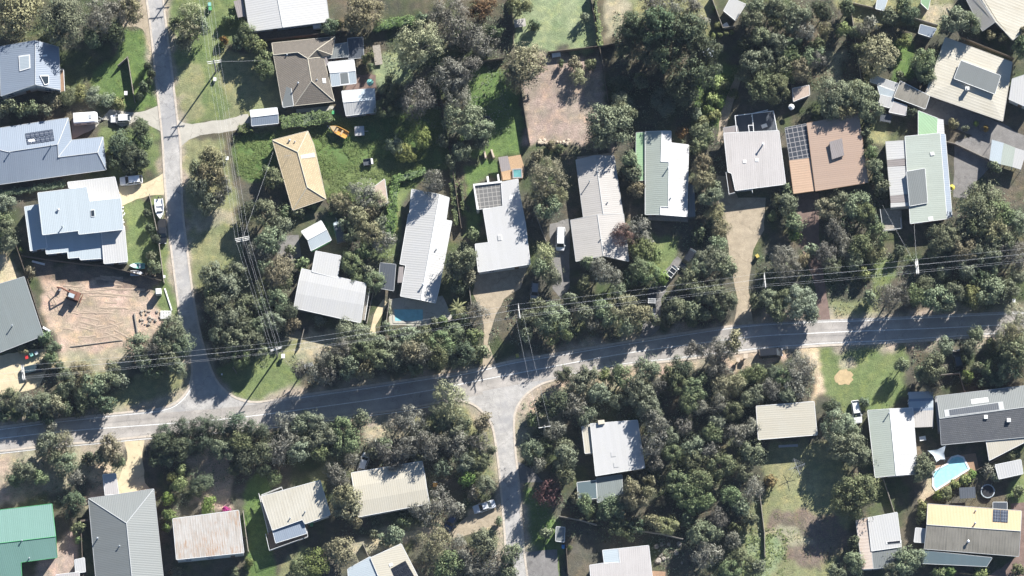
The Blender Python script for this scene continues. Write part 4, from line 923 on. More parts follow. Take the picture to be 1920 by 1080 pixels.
# ------------------------------------------------------------------ foliage
LEAF = {'o': ((0.162, 0.193, 0.121), (0.33, 0.362, 0.234)), 'g': ((0.128, 0.174, 0.086), (0.294, 0.325, 0.173)), 'd': ((0.077, 0.113, 0.071), (0.207, 0.241, 0.143)), 'm': ((0.206, 0.205, 0.167), (0.35, 0.342, 0.291)), 'y': ((0.19, 0.224, 0.084), (0.354, 0.378, 0.165)), 'b': ((0.218, 0.206, 0.125), (0.381, 0.349, 0.221)), 'e': ((0.243, 0.253, 0.142), (0.472, 0.455, 0.282)), 'l': ((0.133, 0.197, 0.059), (0.28, 0.348, 0.135)), 'r': ((0.19, 0.112, 0.101), (0.319, 0.212, 0.189)), 'p': ((0.072, 0.119, 0.078), (0.214, 0.257, 0.171)), 'k': ((0.198, 0.113, 0.045), (0.288, 0.198, 0.081)), 't': ((0.15, 0.205, 0.06), (0.27, 0.33, 0.12))}
for k, (a, b_) in LEAF.items(): M['leaf_'+k] = leafmat('foliage_'+k, a, b_)
M['magleaf'] = leafmat('red_blossom', (.3,.05,.04), (.4,.12,.08))
def leaf_arrays(C, Nn, S, asp, r):
    """kite-shaped leaf clumps: centres, normals, sizes"""
    n = len(C); Nn = Nn/np.linalg.norm(Nn, axis=1, keepdims=True)
    A = r.normal(size=(n, 3)); U = np.cross(Nn, A); U /= np.linalg.norm(U, axis=1, keepdims=True)+1e-9; V = np.cross(Nn, U)
    S = S[:, None]; a = r.uniform(.7, 1.3, (n, 1))
    q = np.stack([C-U*S, C-V*S*asp*a+U*S*.15*a, C+U*S, C+V*S*asp+Nn*S*.25], 1)
    return q.reshape(-1, 3)
def soften(me, V, D):
    """leaf normals that follow the clump they sit on"""
    n = len(V)//4; D = D/(np.linalg.norm(D, axis=1, keepdims=True)+1e-9)
    vn = np.zeros((len(me.vertices), 3)); me.vertices.foreach_get('normal', vn.ravel()) if False else None
    a = np.empty(len(me.vertices)*3); me.vertices.foreach_get('normal', a); a = a.reshape(-1, 3); a[:4*n] = np.repeat(D, 4, axis=0)
    me.normals_split_custom_set_from_vertices(a.tolist())
def quads_mesh(name, V, mats, extra=None):
    n = len(V)//4; me = bpy.data.meshes.new(name)
    ev, ef = (extra.v, extra.f) if extra else ([], [])
    nv = len(V)+len(ev); fl = [len(f) for f in ef]
    me.vertices.add(nv); co = np.concatenate([V.reshape(-1, 3), np.array(ev, dtype=float).reshape(-1, 3)]) if ev else V
    me.vertices.foreach_set('co', co.ravel())
    li = np.arange(4*n, dtype=np.int32)
    if ef: li = np.concatenate([li, np.array([i+4*n for f in ef for i in f], dtype=np.int32)])
    me.loops.add(len(li)); me.loops.foreach_set('vertex_index', li)
    ls = list(range(0, 4*n, 4)); s = 4*n
    for k in fl: ls.append(s); s += k
    me.polygons.add(len(ls)); me.polygons.foreach_set('loop_start', np.array(ls, dtype=np.int32))
    for m in mats: me.materials.append(m)
    if ef: me.polygons.foreach_set('material_index', np.array([0]*n+[1]*len(ef), dtype=np.int32))
    me.update(calc_edges=True); return me
def crown(kind, size, seed):
    """a crown of unit radius, z from 0 (ground) to 1; size 0 shrub, 1 small, 2 medium, 3 large"""
    r = np.random.default_rng(seed); twig = kind in 'mr'
    nl = (10, 17, 34, 62)[size]; lr = (.46, .4, .3, .225)[size]
    per = (72, 105, 118, 118)[size]; ls = (.14, .088, .056, .042)[size]
    zb, zc = (.0, .4) if size == 0 else (.22, .6)
    ph = r.uniform(0, 6.28, 4); am = r.uniform(.04, .15, 4)
    Cs = []; Ns = []; Ss = []; Ds = []
    gap = {'e': .62, 'm': .75, 'r': .6}.get(kind, .9)
    for i in range(nl):
        t = r.uniform(0, 2*math.pi); env = 1+sum(am[k]*math.sin((k+2)*t+ph[k]) for k in range(4))
        rad = math.sqrt(r.uniform(.0, 1))*(1-lr*.8)*env
        top = math.sqrt(max(0, 1-(rad/1.08)**2)); z = zc+(1-zc-lr*.35)*top*r.uniform(.25, 1.0)
        if r.random() < .25: z = zb+(zc-zb)*r.uniform(.3, 1)+lr*.3
        if kind == 'p': z = zb+(1-zb)*(1-rad)*r.uniform(.75, 1.0)
        c = np.array([rad*math.cos(t), rad*math.sin(t), z]); q = lr*r.uniform(.6, 1.25)
        if r.random() > gap: q *= .55
        n = int(per*(q/lr)**1.5*r.uniform(.8, 1.1)*(.62 if twig else 1))
        d = r.normal(size=(n, 3)); d[:, 2] += .35; d /= np.linalg.norm(d, axis=1, keepdims=True)
        sh = r.uniform(.45, 1.12, (n, 1))**.6*q
        p = c+d*sh*np.array([1, 1, .8])
        Cs.append(p); Ns.append(d*.8+r.normal(size=(n, 3))*.42+np.array([0, 0, .25])); Ds.append(d*.7+(p-np.array([0, 0, .35]))*.5+r.normal(size=(n, 3))*.33); Ss.append(np.full(n, ls)*r.uniform(.55, 1.25, n))
    # stray sprays outside the lobes for a ragged rim
    n = nl*9; t = r.uniform(0, 6.28, n); env = 1+sum(am[k]*np.sin((k+2)*t+ph[k]) for k in range(4)); rad = np.sqrt(r.uniform(.2, 1.12, n))*env*.97
    Cs.append(np.stack([rad*np.cos(t), rad*np.sin(t), zc+(1-zc)*np.sqrt(np.clip(1-(rad/1.15)**2, 0, 1))*r.uniform(.2, 1, n)], 1)); Ns.append(r.normal(size=(n, 3))*.8+np.array([0, 0, .5])+Cs[-1]*.5); Ds.append(Cs[-1]-np.array([0, 0, .3])+r.normal(size=(n, 3))*.4); Ss.append(np.full(n, ls)*r.uniform(.4, .9, n))
    C = np.concatenate(Cs); C[:, 2] = np.clip(C[:, 2], .02 if size else 0.01, 1.0)
    asp = .28 if twig else (.34 if kind in 'pe' else .55)
    S = np.concatenate(Ss)*(1.25 if twig else 1.0)
    D = np.concatenate(Ds); return leaf_arrays(C, np.concatenate(Ns), S, asp, r), D
def limbs(size, seed, kind):
    r = random.Random(seed); b = MB(); tr = (.0, .055, .05, .045)[size]
    f = Vector((r.uniform(-.08, .08), r.uniform(-.08, .08), .33)); b.tube((0, 0, -.02), f, tr*1.35, tr, k=7)
    for i in range((0, 4, 5, 7)[size]):
        t = 6.28*i/(4, 4, 5, 7)[size]+r.uniform(-.4, .4); e = f+Vector((math.cos(t)*.33, math.sin(t)*.33, r.uniform(.16, .3)))
        b.tube(f, e, tr*.7, tr*.42, k=6)
        for j in range(2):
            u = t+r.uniform(-.7, .7); g = e+Vector((math.cos(u)*.32, math.sin(u)*.32, r.uniform(.02, .2)))
            b.tube(e, g, tr*.42, tr*.12, k=5)
    return b
_cr = {}; _tk = {}
def crown_mesh(kind, size, var):
    k = (kind, size, var)
    if k not in _cr:
        sd = ord(kind)*100+size*10+var; V, D = crown(kind, size, sd)
        if size == 0:
            b = MB(); rr = random.Random(sd)
            for i in range(5): t = rr.uniform(0, 6.28); b.tube((0, 0, 0), (math.cos(t)*.4, math.sin(t)*.4, .6), .04, .015, k=4, caps=False)
            _cr[k] = quads_mesh('shrub', V, [M['leaf_'+kind], M['bark']], b)
        else: _cr[k] = quads_mesh('crown', V, [M['leaf_'+kind]])
        soften(_cr[k], V, D)
    return _cr[k]
def trunk_mesh(kind, size, var):
    k = (kind in 'em', size, var)
    if k not in _tk:
        b = limbs(size, size*7+var, kind); me = bpy.data.meshes.new('trunk'); me.from_pydata(b.v, [], b.f); me.materials.append(M['palebark' if k[0] else 'bark']); me.update(); _tk[k] = me
    return _tk[k]
LOOK = dict(o='grey-green', g='mid-green', d='dark green', m='mauve-grey twiggy', y='yellow-green', b='brown-tinged olive', e='pale olive open-crowned', l='lime green', r='reddish', p='dark conical', k='orange-brown')
# photo pixel of the crown, its radius in pixels, kind, and height in metres where it is not the usual one
T = """32 25 50 b 8;118 40 42 o 10;185 32 34 m 8;225 20 26 m 7;245 18 26 b 7;212 62 24 d 6;175 70 20 d 6
20 197 14 o;60 203 16 g;100 188 18 b 2.6;128 181 20 g 2.4;150 174 16 y 2.2;176 180 20 o 2.2;201 186 16 o 2.2;223 194 13 y 2;85 208 13 o;40 209 14 g;8 206 13 o
277 122 8 d;282 138 8 d;270 165 11 d;262 178 9 d;280 152 7 d;358 28 27 e 8.5;354 58 27 e 8;372 48 20 o 7;345 82 18 o 6;330 45 12 g
430 36 14 g 2.5;462 62 20 g;420 76 9 k 2.2;474 84 19 g;448 80 14 o;488 86 12 y;497 130 22 g 5;497 108 14 g;485 120 14 g
258 242 22 d 4.5;226 272 24 d 4.5;216 300 19 d 4;268 302 17 d 4;245 292 22 d 4.5;240 312 16 d 3.5;272 268 16 g 4
620 52 17 d;635 48 11 y;682 28 36 b 7;660 45 16 d;790 36 14 d;782 84 44 e 13;765 110 22 e 9;848 45 42 m 9;825 30 25 m 7;902 20 24 k 7;897 78 36 m 7;925 60 16 d 6
846 142 36 m 8;872 130 28 m 8;782 188 34 m 8;736 170 24 g 6;718 204 20 g 5;858 186 30 m 7;872 226 38 o 7;905 245 22 o 6;792 258 20 y 4;755 190 16 d 5;690 106 13 g 3;696 128 9 g 2.5;745 205 16 g 4;830 265 14 o 4
975 10 27 y 6;1000 47 12 d 4;1097 33 9 o 3;1190 55 30 d 11;1236 52 40 d 13;1285 58 38 d 13;1312 96 34 d 12;1298 140 36 d 12;1282 175 26 d 10;1255 100 36 d 11;1215 90 30 p 9;1170 85 20 d 8;1325 130 22 d 9;1200 155 14 o 5;1198 145 11 y 4;1170 190 22 o 4;1165 160 20 d 4;1240 195 26 o 4
1220 8 24 m 6;1262 6 28 m 6;1300 12 18 m 4;1315 40 14 m 3;985 122 42 b 9;970 145 24 b 8;1085 145 19 e 3.5;1078 120 14 b 3;1106 122 12 g 3;1052 118 7 g 2;1142 233 46 o 8.5;1125 260 28 o 7;1160 215 24 g 7
1345 155 14 y 2.5;1336 185 14 y 2.5;1352 192 12 l 2;1340 215 12 y 2;1315 228 13 y 3;1312 245 18 o 4;1278 247 11 k 3;1360 160 13 g 2.5;1330 205 12 l 2;1305 215 12 o 3;1375 175 10 l 2
1410 118 24 o 7;1395 140 16 o 5;1410 40 22 o 7;1426 72 24 o 7;1430 165 30 g 7;1400 80 16 d 5;1325 70 5 y 1.4;1338 67 5 y 1.4;1350 65 5 y 1.4;1362 63 5 y 1.4;1372 61 5 y 1.3;1346 47 7 y 1.8;1340 15 5 l 1.4
1460 15 22 o 7;1500 26 26 o 8;1480 48 20 o 7;1456 42 18 g 6;1505 58 22 m 7;1456 84 22 o 7;1546 58 16 e 6;1580 55 16 y 6;1617 55 15 m 6;1632 45 14 m 6;1546 20 22 d 7;1586 15 17 d 6;1603 62 13 o 5;1482 100 20 g 6;1520 104 22 o 6;1532 114 20 m 6;1462 122 22 o 6;1498 132 22 b 6;1440 110 22 o 6;1455 168 30 g 7;1486 80 16 d 6;1530 85 15 g 6;1415 10 18 o 6;1445 20 16 o 6;1480 140 18 g 5;1438 142 18 g 5
1670 30 17 o 5;1706 26 23 d 6;1692 10 16 g 5;1645 104 36 b 6;1613 95 16 g 5;1697 76 15 y 4;1732 116 27 g 6;1735 140 20 g 5;1688 145 12 o 3;1566 178 34 o 7;1605 182 34 o 7;1630 205 24 o 6;1560 205 22 o 6;1590 200 24 b 6;1615 168 20 e 6;1792 44 28 o 8;1824 42 20 o 7.5;1858 66 10 b 3;1880 70 9 b 3;1917 90 18 d 8;1917 60 10 b 4;1708 212 13 d 3;1788 232 10 b 2.5;1830 232 6 l 1.8;1848 241 7 k 1.8;1810 241 7 o 1.8;1735 110 14 y 5;1625 232 14 d 4;1622 250 12 o 4;1795 20 12 o 3
10 385 22 o;12 430 22 o;16 455 18 o;4 408 18 g;41 469 7 l 1.5;56 510 10 b 2.5;395 296 22 b 7;396 328 28 b 7.5;374 350 22 o 7;420 352 20 m 7;388 380 20 o 6;368 318 16 o 6;410 375 16 m 6;408 312 18 e 7
281 428 10 d 2.5;290 446 10 d 3;284 482 12 o 3;289 502 14 o 3.5;276 400 8 d 2;466 400 20 d 5;402 520 26 o 6;440 512 22 o 6;424 540 22 o 6;512 335 18 g 4;500 322 13 g 3;500 400 28 o 7;526 428 22 o 6;505 452 30 o 7;488 472 24 m 6;520 512 34 b 7;500 500 20 o 6;566 495 14 g 3;545 470 12 o 3;560 396 13 o 2.5;535 395 14 g 2.5;585 380 12 y 2
762 285 24 y 3;742 272 20 o 3;810 342 22 m 7.5;640 380 20 b 3.5;682 364 28 m 5;706 378 22 e 4.5;672 406 22 b 5;690 440 26 e 6;720 455 22 m 5;660 496 24 g 5;700 530 20 g 4.5;625 390 12 b 2.5;648 420 14 o 4;660 440 16 g 4;682 470 16 g 4;690 510 14 o 4;715 420 14 o 4;668 525 15 g 4;695 395 15 b 4
866 484 28 o 9;855 505 18 o 6;886 441 13 g 3;880 522 14 e 4;862 540 14 d 4;866 285 20 o 5;845 302 13 o 4;900 268 18 o 4;880 265 14 b 4;1025 335 42 e 9.5;1030 392 26 o 8;1010 365 24 e 8;1045 370 20 e 8;1008 290 12 b 3;1034 272 10 b 1.6;1050 280 9 d 1.5;1020 480 26 e 6;1036 515 22 o 6;1015 505 18 o 6;1180 298 18 o 5;1188 325 18 o 5;1192 352 17 b 5;1175 320 14 g 4;1196 430 25 m 5;1212 452 16 m 4;1168 442 22 r 6
1206 470 25 l 4.5;1226 480 18 l 4;1200 505 22 g 5;1218 515 25 g 5;1240 522 14 l 3.5;1185 520 18 d 4;1126 508 25 m 6;1100 494 15 o 5;1150 522 20 m 5;1095 530 15 g 4;1160 545 16 o 4;1310 275 17 g 4;1328 262 14 g 3;1316 308 20 b 6.5;1320 340 20 b 7;1334 372 21 o 7;1342 402 20 b 4.5;1350 430 20 b 4.5;1344 460 18 o 5;1328 325 14 o 4;1338 352 14 o 4;1330 490 30 o 6;1356 502 26 o 6;1286 524 25 o 5.5;1310 505 22 o 5.5;1345 530 20 o 5;1310 440 14 d 3;1335 420 14 d 4
1474 384 20 o 5;1490 418 18 g 5;1476 360 14 d 3;1450 405 10 y 2.5;1455 375 12 g 3;1490 440 14 l 3.5;1548 392 22 b 5;1572 376 20 o 5;1602 384 28 o 6;1622 402 22 g 6;1568 432 22 m 5;1586 462 22 m 5;1612 462 24 g 5.5;1632 418 18 d 5;1646 438 22 g 5.5;1642 476 19 y 4;1652 352 14 o 4.5;1640 312 16 o 5;1645 332 14 d 4;1632 288 15 g 4.5;1628 265 12 d 4;1476 500 30 m 6;1465 478 22 m 5;1550 480 24 m 5;1500 490 17 b 4;1560 500 20 o 5;1520 470 14 o 3;1600 490 18 o 4.5;1588 415 18 d 5
1838 388 44 o 9;1872 402 30 g 8;1772 450 34 o 7;1812 468 30 b 7;1862 432 30 b 8;1902 420 26 o 7;1852 472 30 o 7;1900 478 30 m 7;1810 500 25 o 6;1800 430 26 o 7;1832 430 26 g 8;1750 470 20 o 5;1780 485 22 d 5;1880 450 24 o 7;1865 312 12 o 3;1622 512 14 y 3;1770 508 18 o 4;1860 505 20 o 5;1905 515 20 o 5;1830 520 18 d 5;1690 470 12 d 3
85 632 14 d 3;100 655 16 d 3.5;96 672 16 g 3.5;44 655 10 b 2;65 642 12 d 2.5;110 685 12 d 3;82 685 9 b 2;258 650 26 o 5.5;324 622 31 o 7;316 668 28 o 6.5;340 648 24 o 6.5;290 652 20 m 6;330 692 22 o 6;270 680 18 o 5;300 640 20 o 6;290 695 18 d 5;152 702 24 b 5;130 716 24 o 5;172 725 25 o 5.5;200 712 22 o 5;160 746 22 g 4;196 760 19 d 4;212 692 15 o 4;228 715 14 o 4;116 735 18 o 4;145 770 14 d 3
20 750 22 o 4;50 756 22 o 4;80 754 22 o 4;102 762 18 b 4;10 776 15 d 3;60 778 15 d 3;90 782 13 d 3;35 776 14 g 3;124 768 15 d 3;95 800 12 m 3
400 518 26 o 7;430 542 28 o 7.5;410 572 28 o 7.5;432 602 30 o 8;460 572 26 o 7;440 640 28 o 7.5;470 638 25 o 7;420 656 22 o 6;500 540 26 g 6;522 560 24 o 6;540 582 20 d 5;512 604 22 o 6;482 612 20 o 6;455 610 20 g 7;400 545 18 g 6;488 575 18 d 6;540 606 18 b 4;530 530 18 g 5;410 625 20 o 7;450 668 20 g 6;485 660 16 o 5
312 812 22 p 5;340 802 23 p 6;376 800 22 p 6;400 797 20 p 5.5;440 792 25 p 6.5;470 804 22 p 6;425 815 22 p 5;355 825 22 p 5;490 812 18 p 5
600 602 11 o 2;646 612 10 e 2.5;664 634 32 o 6;700 645 24 o 6;640 658 22 m 6;606 676 20 m 6;628 684 20 o 6;652 688 22 o 6;682 690 18 b 5.5;712 676 24 o 6;562 695 18 m 5;592 702 20 m 6;616 704 18 m 6;770 636 26 o 5.5;800 642 24 g 6;770 662 24 b 6;795 668 20 m 6;830 642 28 g 6.5;822 672 22 g 6;870 662 24 d 6;852 626 20 o 5.5;890 632 18 g 5;905 660 14 o 4;736 650 20 o 5.5;740 630 13 g 4;680 658 20 g 6;850 672 18 d 5;740 675 18 o 5;780 690 16 d 5;725 615 11 o 3;895 586 22 m 4.5;872 598 14 o 3;830 602 11 l 1.8;815 605 10 o 2
842 752 34 e 9;835 775 22 e 7;848 800 24 o 6;905 792 19 b 5;826 795 22 d 6;676 786 19 o 5;540 796 24 m 5;600 796 20 o 5;640 802 22 g 5;772 792 30 m 6;745 800 22 m 5;580 786 20 o 5;560 800 18 o 5;870 795 16 g 5;800 810 18 o 5
990 602 22 o 6;985 625 16 o 5;1036 600 30 o 7;1042 622 24 g 6;1080 582 13 m 4;1092 588 18 o 5;1110 606 15 m 4;1126 580 18 o 5;1166 584 31 e 6;1195 592 24 b 6;1180 606 24 o 5.5;1142 602 18 o 5;1010 575 18 o 5;1270 582 24 o 5.5;1300 582 18 o 5;1340 552 25 o 6;1366 562 20 o 6;1312 548 18 o 5;1295 600 13 g 3;1250 600 12 o 3;1225 600 14 o 4;1350 585 16 d 5;1320 590 14 o 4;1070 560 14 o 4
1060 702 20 o 5;1106 704 22 o 5.5;1136 706 15 y 4;1166 706 22 g 6;1215 690 25 o 7;1230 725 20 m 6;1298 655 18 m 6;1332 662 26 m 7.5;1356 655 22 m 7;1376 641 19 b 7;1345 690 24 m 6;1040 752 28 d 6;1076 762 24 m 6;1100 782 20 o 5;1086 722 22 o 6;1122 742 22 o 6;1200 736 30 o 7;1216 770 25 o 7.5;1226 792 24 m 8;1280 692 24 d 6;1300 730 24 g 6;1270 722 20 g 6;1290 756 22 g 6;1312 766 18 m 5;1346 760 20 m 6;1372 770 20 g 6;1402 750 18 o 5;1382 720 20 b 5.5;1352 722 20 b 5.5;1420 740 20 o 5;1415 702 20 g 5;1425 700 15 d 4;1160 750 20 o 5;1255 705 18 g 6;1015 760 16 d 4;1000 790 14 g 3
1472 562 20 o 5;1500 570 32 o 6;1456 586 18 g 4.5;1440 560 20 o 5;1520 590 18 o 4.5;1418 565 16 o 4;1664 560 30 m 8;1690 550 20 m 7;1630 560 14 o 4;1756 556 28 o 6;1716 556 20 g 5.5;1792 546 22 o 5.5;1822 556 20 y 5.5;1860 550 28 o 6;1890 546 20 o 5;1730 535 20 o 5;1775 570 18 o 5
1906 600 30 e 7;1888 632 28 e 7;1910 660 34 o 7.5;1895 692 25 d 6;1900 630 24 e 7.5;1500 690 30 m 5.5;1490 720 25 m 5.5;1452 704 20 d 4;1446 730 20 m 5;1470 705 20 g 5;1515 715 16 m 4.5;1475 740 18 o 5
1690 686 15 o 5;1746 690 27 o 9;1745 722 20 b 5;1770 650 20 o 5;1820 650 16 o 4.5;1830 626 16 o 4.5;1856 645 11 y 3;1815 706 14 l 3.5;1850 690 16 g 4;1870 712 20 d 4;1832 690 13 o 4;1815 668 16 d 4;1728 700 16 o 5;1572 798 31 o 7;1560 762 17 d 4;1622 757 11 d 2.5;1598 820 22 o 6;1845 715 16 d 3
90 835 25 o 6;120 828 21 e 6;126 870 25 o 5.5;46 880 22 o 5;76 896 16 g 4;142 896 18 m 4;208 842 28 b 6.5;190 858 18 o 5;222 868 16 o 5;140 942 23 d 5;134 962 15 d 4;146 990 13 g 3;146 1012 8 l 1.8;30 900 16 d 4;105 858 18 o 5;165 860 14 d 4
300 832 24 d 5.5;332 840 22 d 5.5;382 832 22 p 5.5;340 880 12 y 3;322 895 11 y 3;335 908 16 y 3.5;376 902 24 d 3;392 948 18 l 3;312 935 14 l 3;316 968 14 l 3;313 990 10 l 2.5;466 1055 11 l 2.5;420 842 22 o 5.5;450 832 24 g 6;460 862 24 d 5.5;372 920 16 d 3;290 860 16 d 4;312 858 18 d 4;440 880 16 d 4;330 1075 12 b 2;440 1072 11 g 2
490 850 25 g 5.5;522 842 27 m 5.5;590 828 24 o 5;562 848 24 o 5.5;515 898 15 g 3;545 825 18 m 5;650 830 24 g 5;622 820 18 o 5;625 886 18 m 8;640 902 20 m 8;660 862 16 m 4.5;650 948 29 b 6;640 930 20 b 8.5;662 972 18 b 5;495 880 16 d 4;600 850 18 g 4.5;630 845 16 d 4
735 856 28 m 7;762 842 22 m 7.5;700 850 14 o 4;800 836 24 m 8;850 830 29 m 6;872 868 20 o 5;900 862 22 g 5;876 896 18 l 4;886 926 14 m 4;910 910 20 o 5;902 832 22 m 5.5;920 845 11 o 3;700 830 14 m 4;830 880 18 d 4;720 835 16 o 4.5;780 860 14 o 4;890 885 15 g 4
830 944 29 m 5;792 960 24 m 5;860 956 14 m 4;756 980 14 g 3;740 1004 18 o 4;722 1012 14 o 3;816 1022 30 e 5.5;860 1032 25 m 5.5;910 1020 28 o 6;840 1058 27 g 5;920 1058 24 m 5;640 1036 28 b 5;590 1056 28 l 4;562 1066 20 g 4;935 978 8 o 2.5;960 1042 24 o 6;885 1060 22 m 5;955 1075 18 o 5;700 1000 10 o 1.5
995 842 22 o 8;1056 860 24 o 8.5;1040 808 20 m 5;1010 872 16 m 7;1062 895 18 o 8.5;1030 926 29 r 7;1080 935 12 e 3;1096 945 18 g 7;1096 815 10 b 2.5;1058 840 18 o 5;1030 830 16 d 4;1050 880 16 d 4;1000 860 14 g 4;1150 950 26 g 5;1182 918 18 e 7;1196 936 25 e 7.5;1214 926 16 e 7;1180 940 18 b 6;1216 900 12 b 5;1160 986 18 g 4;1196 985 18 d 4.5;1180 1002 15 g 3.5;1130 965 16 d 4;1226 980 16 b 4.5;1254 985 20 e 4.5;1240 940 10 b 4;1105 960 12 g 3
1226 832 25 m 7;1228 870 17 m 5.5;1260 852 20 g 5.5;1300 836 25 o 5.5;1382 815 24 m 5.5;1412 850 25 o 6;1350 872 28 g 6;1290 920 30 g 6;1272 902 25 g 6;1312 902 25 g 6;1322 942 20 g 5.5;1412 920 20 m 5.5;1346 972 22 m 5;1312 996 25 o 5.5;1342 1002 16 o 4.5;1326 1042 28 m 5.5;1388 950 18 o 5;1382 990 14 g 4;1390 1050 25 g 5;1370 1072 20 g 5;1375 1015 18 m 4.5;1300 870 22 g 6;1335 815 22 g 6;1330 845 18 m 5.5;1395 885 20 o 5.5;1370 930 20 g 5.5;1260 820 20 o 5.5;1280 800 18 m 5;1345 790 18 o 5;1410 800 16 m 5;1420 1065 18 o 4.5;1405 975 14 o 4.5;1300 950 18 g 5;1290 975 14 d 4
1025 1000 12 o 3;1067 1027 6 l 1.5;1590 840 36 o 7.5;1615 858 22 o 6;1606 930 40 g 7.5;1590 950 26 g 6.5;1620 915 22 g 7;1735 873 24 o 5;1722 890 16 o 4.5;1446 904 14 k 3;1775 925 15 y 2.2;1760 932 12 l 2;1790 908 12 y 2;1812 900 12 y 2;1822 890 10 l 1.8;1854 882 14 m 3;1866 895 10 o 2.5;1730 950 12 y 3;1728 968 11 l 3;1600 1056 24 o 5;1692 1054 28 o 5.5;1720 1048 20 o 5;1570 1074 20 o 4.5;1910 920 13 g 2.5;1895 850 12 g 2;1675 1075 20 o 5;1598 1020 14 d 4;1758 1075 14 g 2.5;1780 1070 12 l 2;1840 1074 14 y 2;1910 1068 13 g 3"""
LM = [('the steel-blue gabled house',55,140),('the wide blue-grey house',95,285),('the stepped white flat-roofed house',150,420),('the grey house by the building site',25,590),('the sandy building site',170,600),
 ('the white corrugated house at top',540,25),('the brown-grey tiled house',570,140),('the white patio pavilion',640,135),('the tan hip-roofed house',560,320),('the white T-shaped house',618,540),('the little green-grey shed',595,445),
 ('the long white corrugated house',800,460),('the pergola-roofed white house',940,430),('the long cream gabled house',1125,390),('the sage-striped house',1240,330),('the pinkish-white house',1415,300),('the terracotta house',1550,290),
 ('the tinted-band white house',1720,330),('the clerestory cream house',1820,150),('the top-right cream gable',1870,30),('the emerald green roof',50,1000),('the large mid-grey hip roof',235,1000),('the rust-stained roof',390,1000),
 ('the balcony house',555,960),('the barrel-roofed white house',735,915),('the black-panelled solar house',725,1060),('the yellow-edged white house',1150,840),('the pinkish bottom-edge house',1170,1060),('the plain cream roof',1475,790),
 ('the grey-and-white gabled house',1675,830),('the charcoal tiled house',1840,780),('the yellow-and-grey roof',1825,990),('the rust-banded shed house',1650,1010),('the aqua L-shaped pool',1780,885),('the small oblong pool',765,590),
 ('the bare dirt yard',1050,190),('the lower street junction',930,750),('the side street junction',395,735),('the black van',1445,663),('the white square sheds',1660,180),('the gravel drive mouth',1395,590),('the brick driveway',1520,440),('the sandy patch',1583,708),
 ('the top side driveway',255,30),('the tan driveway',250,860),('the orange boat',635,245),('the two-pole crossarms',47,700),('the far right road bend',1890,600),('the clothes hoist',1492,878),('the oval back lawn',1050,40),('the twin-arm pole over the drive',1433,525),('the twin-armed pole by tinted-band house',1720,500),
 ('the top white tilted shed',1378,18),('the silver car',907,950),('the lower street tee pole',1020,798),('the first side-street pole',401,113),('the second side-street pole',454,447),('the street-corner pole',517,650),('the paved yard carport',1885,290),('the winding garden path',1370,180)]
def dirword(dx, dy):
    a = math.degrees(math.atan2(-dy, dx)) % 360
    return ['right of','up and right of','above','up and left of','left of','down and left of','below','down and right of'][int((a+22.5)//45) % 8]
def ordinal(i, n):
    w = ['leftmost','second from left','third from left','fourth from left','fifth from left','sixth from left','seventh from left','eighth from left','ninth from left']
    return 'rightmost' if i == n-1 else w[min(i, 8)]
PLANTS = []
for row in T.split('\n'):
    for it in row.split(';'):
        f = it.split(); x, y, r, k = float(f[0]), float(f[1]), float(f[2]), f[3]; rm = r*MPP
        h = float(f[4]) if len(f) > 4 else min(6.5, 1.3*rm+2.2)
        if rm > 1.6 and 655 < y < 710 and 555 < x < 940: h *= 1.5
        elif rm > 1.6 and 540 < y < 640 and 940 < x < 1400: h *= 1.06
        elif rm > 1.6 and 540 < y < 600 and x > 1600: h *= 1.1
        elif rm > 1.6 and 735 < y < 800 and x < 260: h *= 1.2
        PLANTS.append([x, y, rm, k, h])
groups = {}
for i, (x, y, rm, k, h) in enumerate(PLANTS):
    what = 'shrub' if rm < 1.62 else 'bush' if h < 5.3 else 'tree'
    size = '' if what == 'shrub' else ('small ' if rm < 2.0 else 'large ' if rm > 2.9 else '')
    l = min(LM, key=lambda q: math.hypot(q[1]-x, q[2]-y))
    lab = f"{size}{LOOK[k]} {what} {dirword(x-l[1], y-l[2])} {l[0]}"
    groups.setdefault(lab, []).append(i)
PL = {}
for lab, ids in groups.items():
    ids.sort(key=lambda i: (PLANTS[i][0], PLANTS[i][1]))
    for j, i in enumerate(ids): PL[i] = lab if len(ids) == 1 else f"{lab}, {ordinal(j, len(ids))}"
assert len(set(PL.values())) == len(PLANTS)
trees_seen = 0
def plant(x, y, rm, k, h, label, seed):
    what = 'bush' if h < 5.3 else 'tree'
    rr = random.Random(seed); sz = 0 if rm < 1.62 else 1 if rm < 2.1 else 2 if rm < 3.2 else 3; var = rr.randrange(3 if sz >= 2 else 2)
    sc_ = (rm*rr.uniform(.94, 1.2), rm*rr.uniform(.94, 1.2), h)
    if sz == 0:
        o = bpy.data.objects.new('shrub', crown_mesh(k, 0, var)); col.objects.link(o); tag(o, label, 'shrub', 'garden and roadside shrubs'); o.location = at(x, y, h*.6); o.location.z = 0
        o.rotation_euler.z = rr.uniform(0, 6.28); o.scale = sc_; return
    p = at(x, y, h*.66); p.z = 0
    t = empty(what, p, label, what, {'bush': 'bushes around the houses', 'tree': 'trees around the houses'}[what], rr.uniform(0, 6.28)); t.scale = sc_
    for nm, me in (('crown', crown_mesh(k, sz, var)), ('trunk', trunk_mesh(k, sz, var))):
        o = bpy.data.objects.new(nm, me); col.objects.link(o); o.parent = t
for i, p in enumerate(PLANTS): plant(*p, PL[i], i)

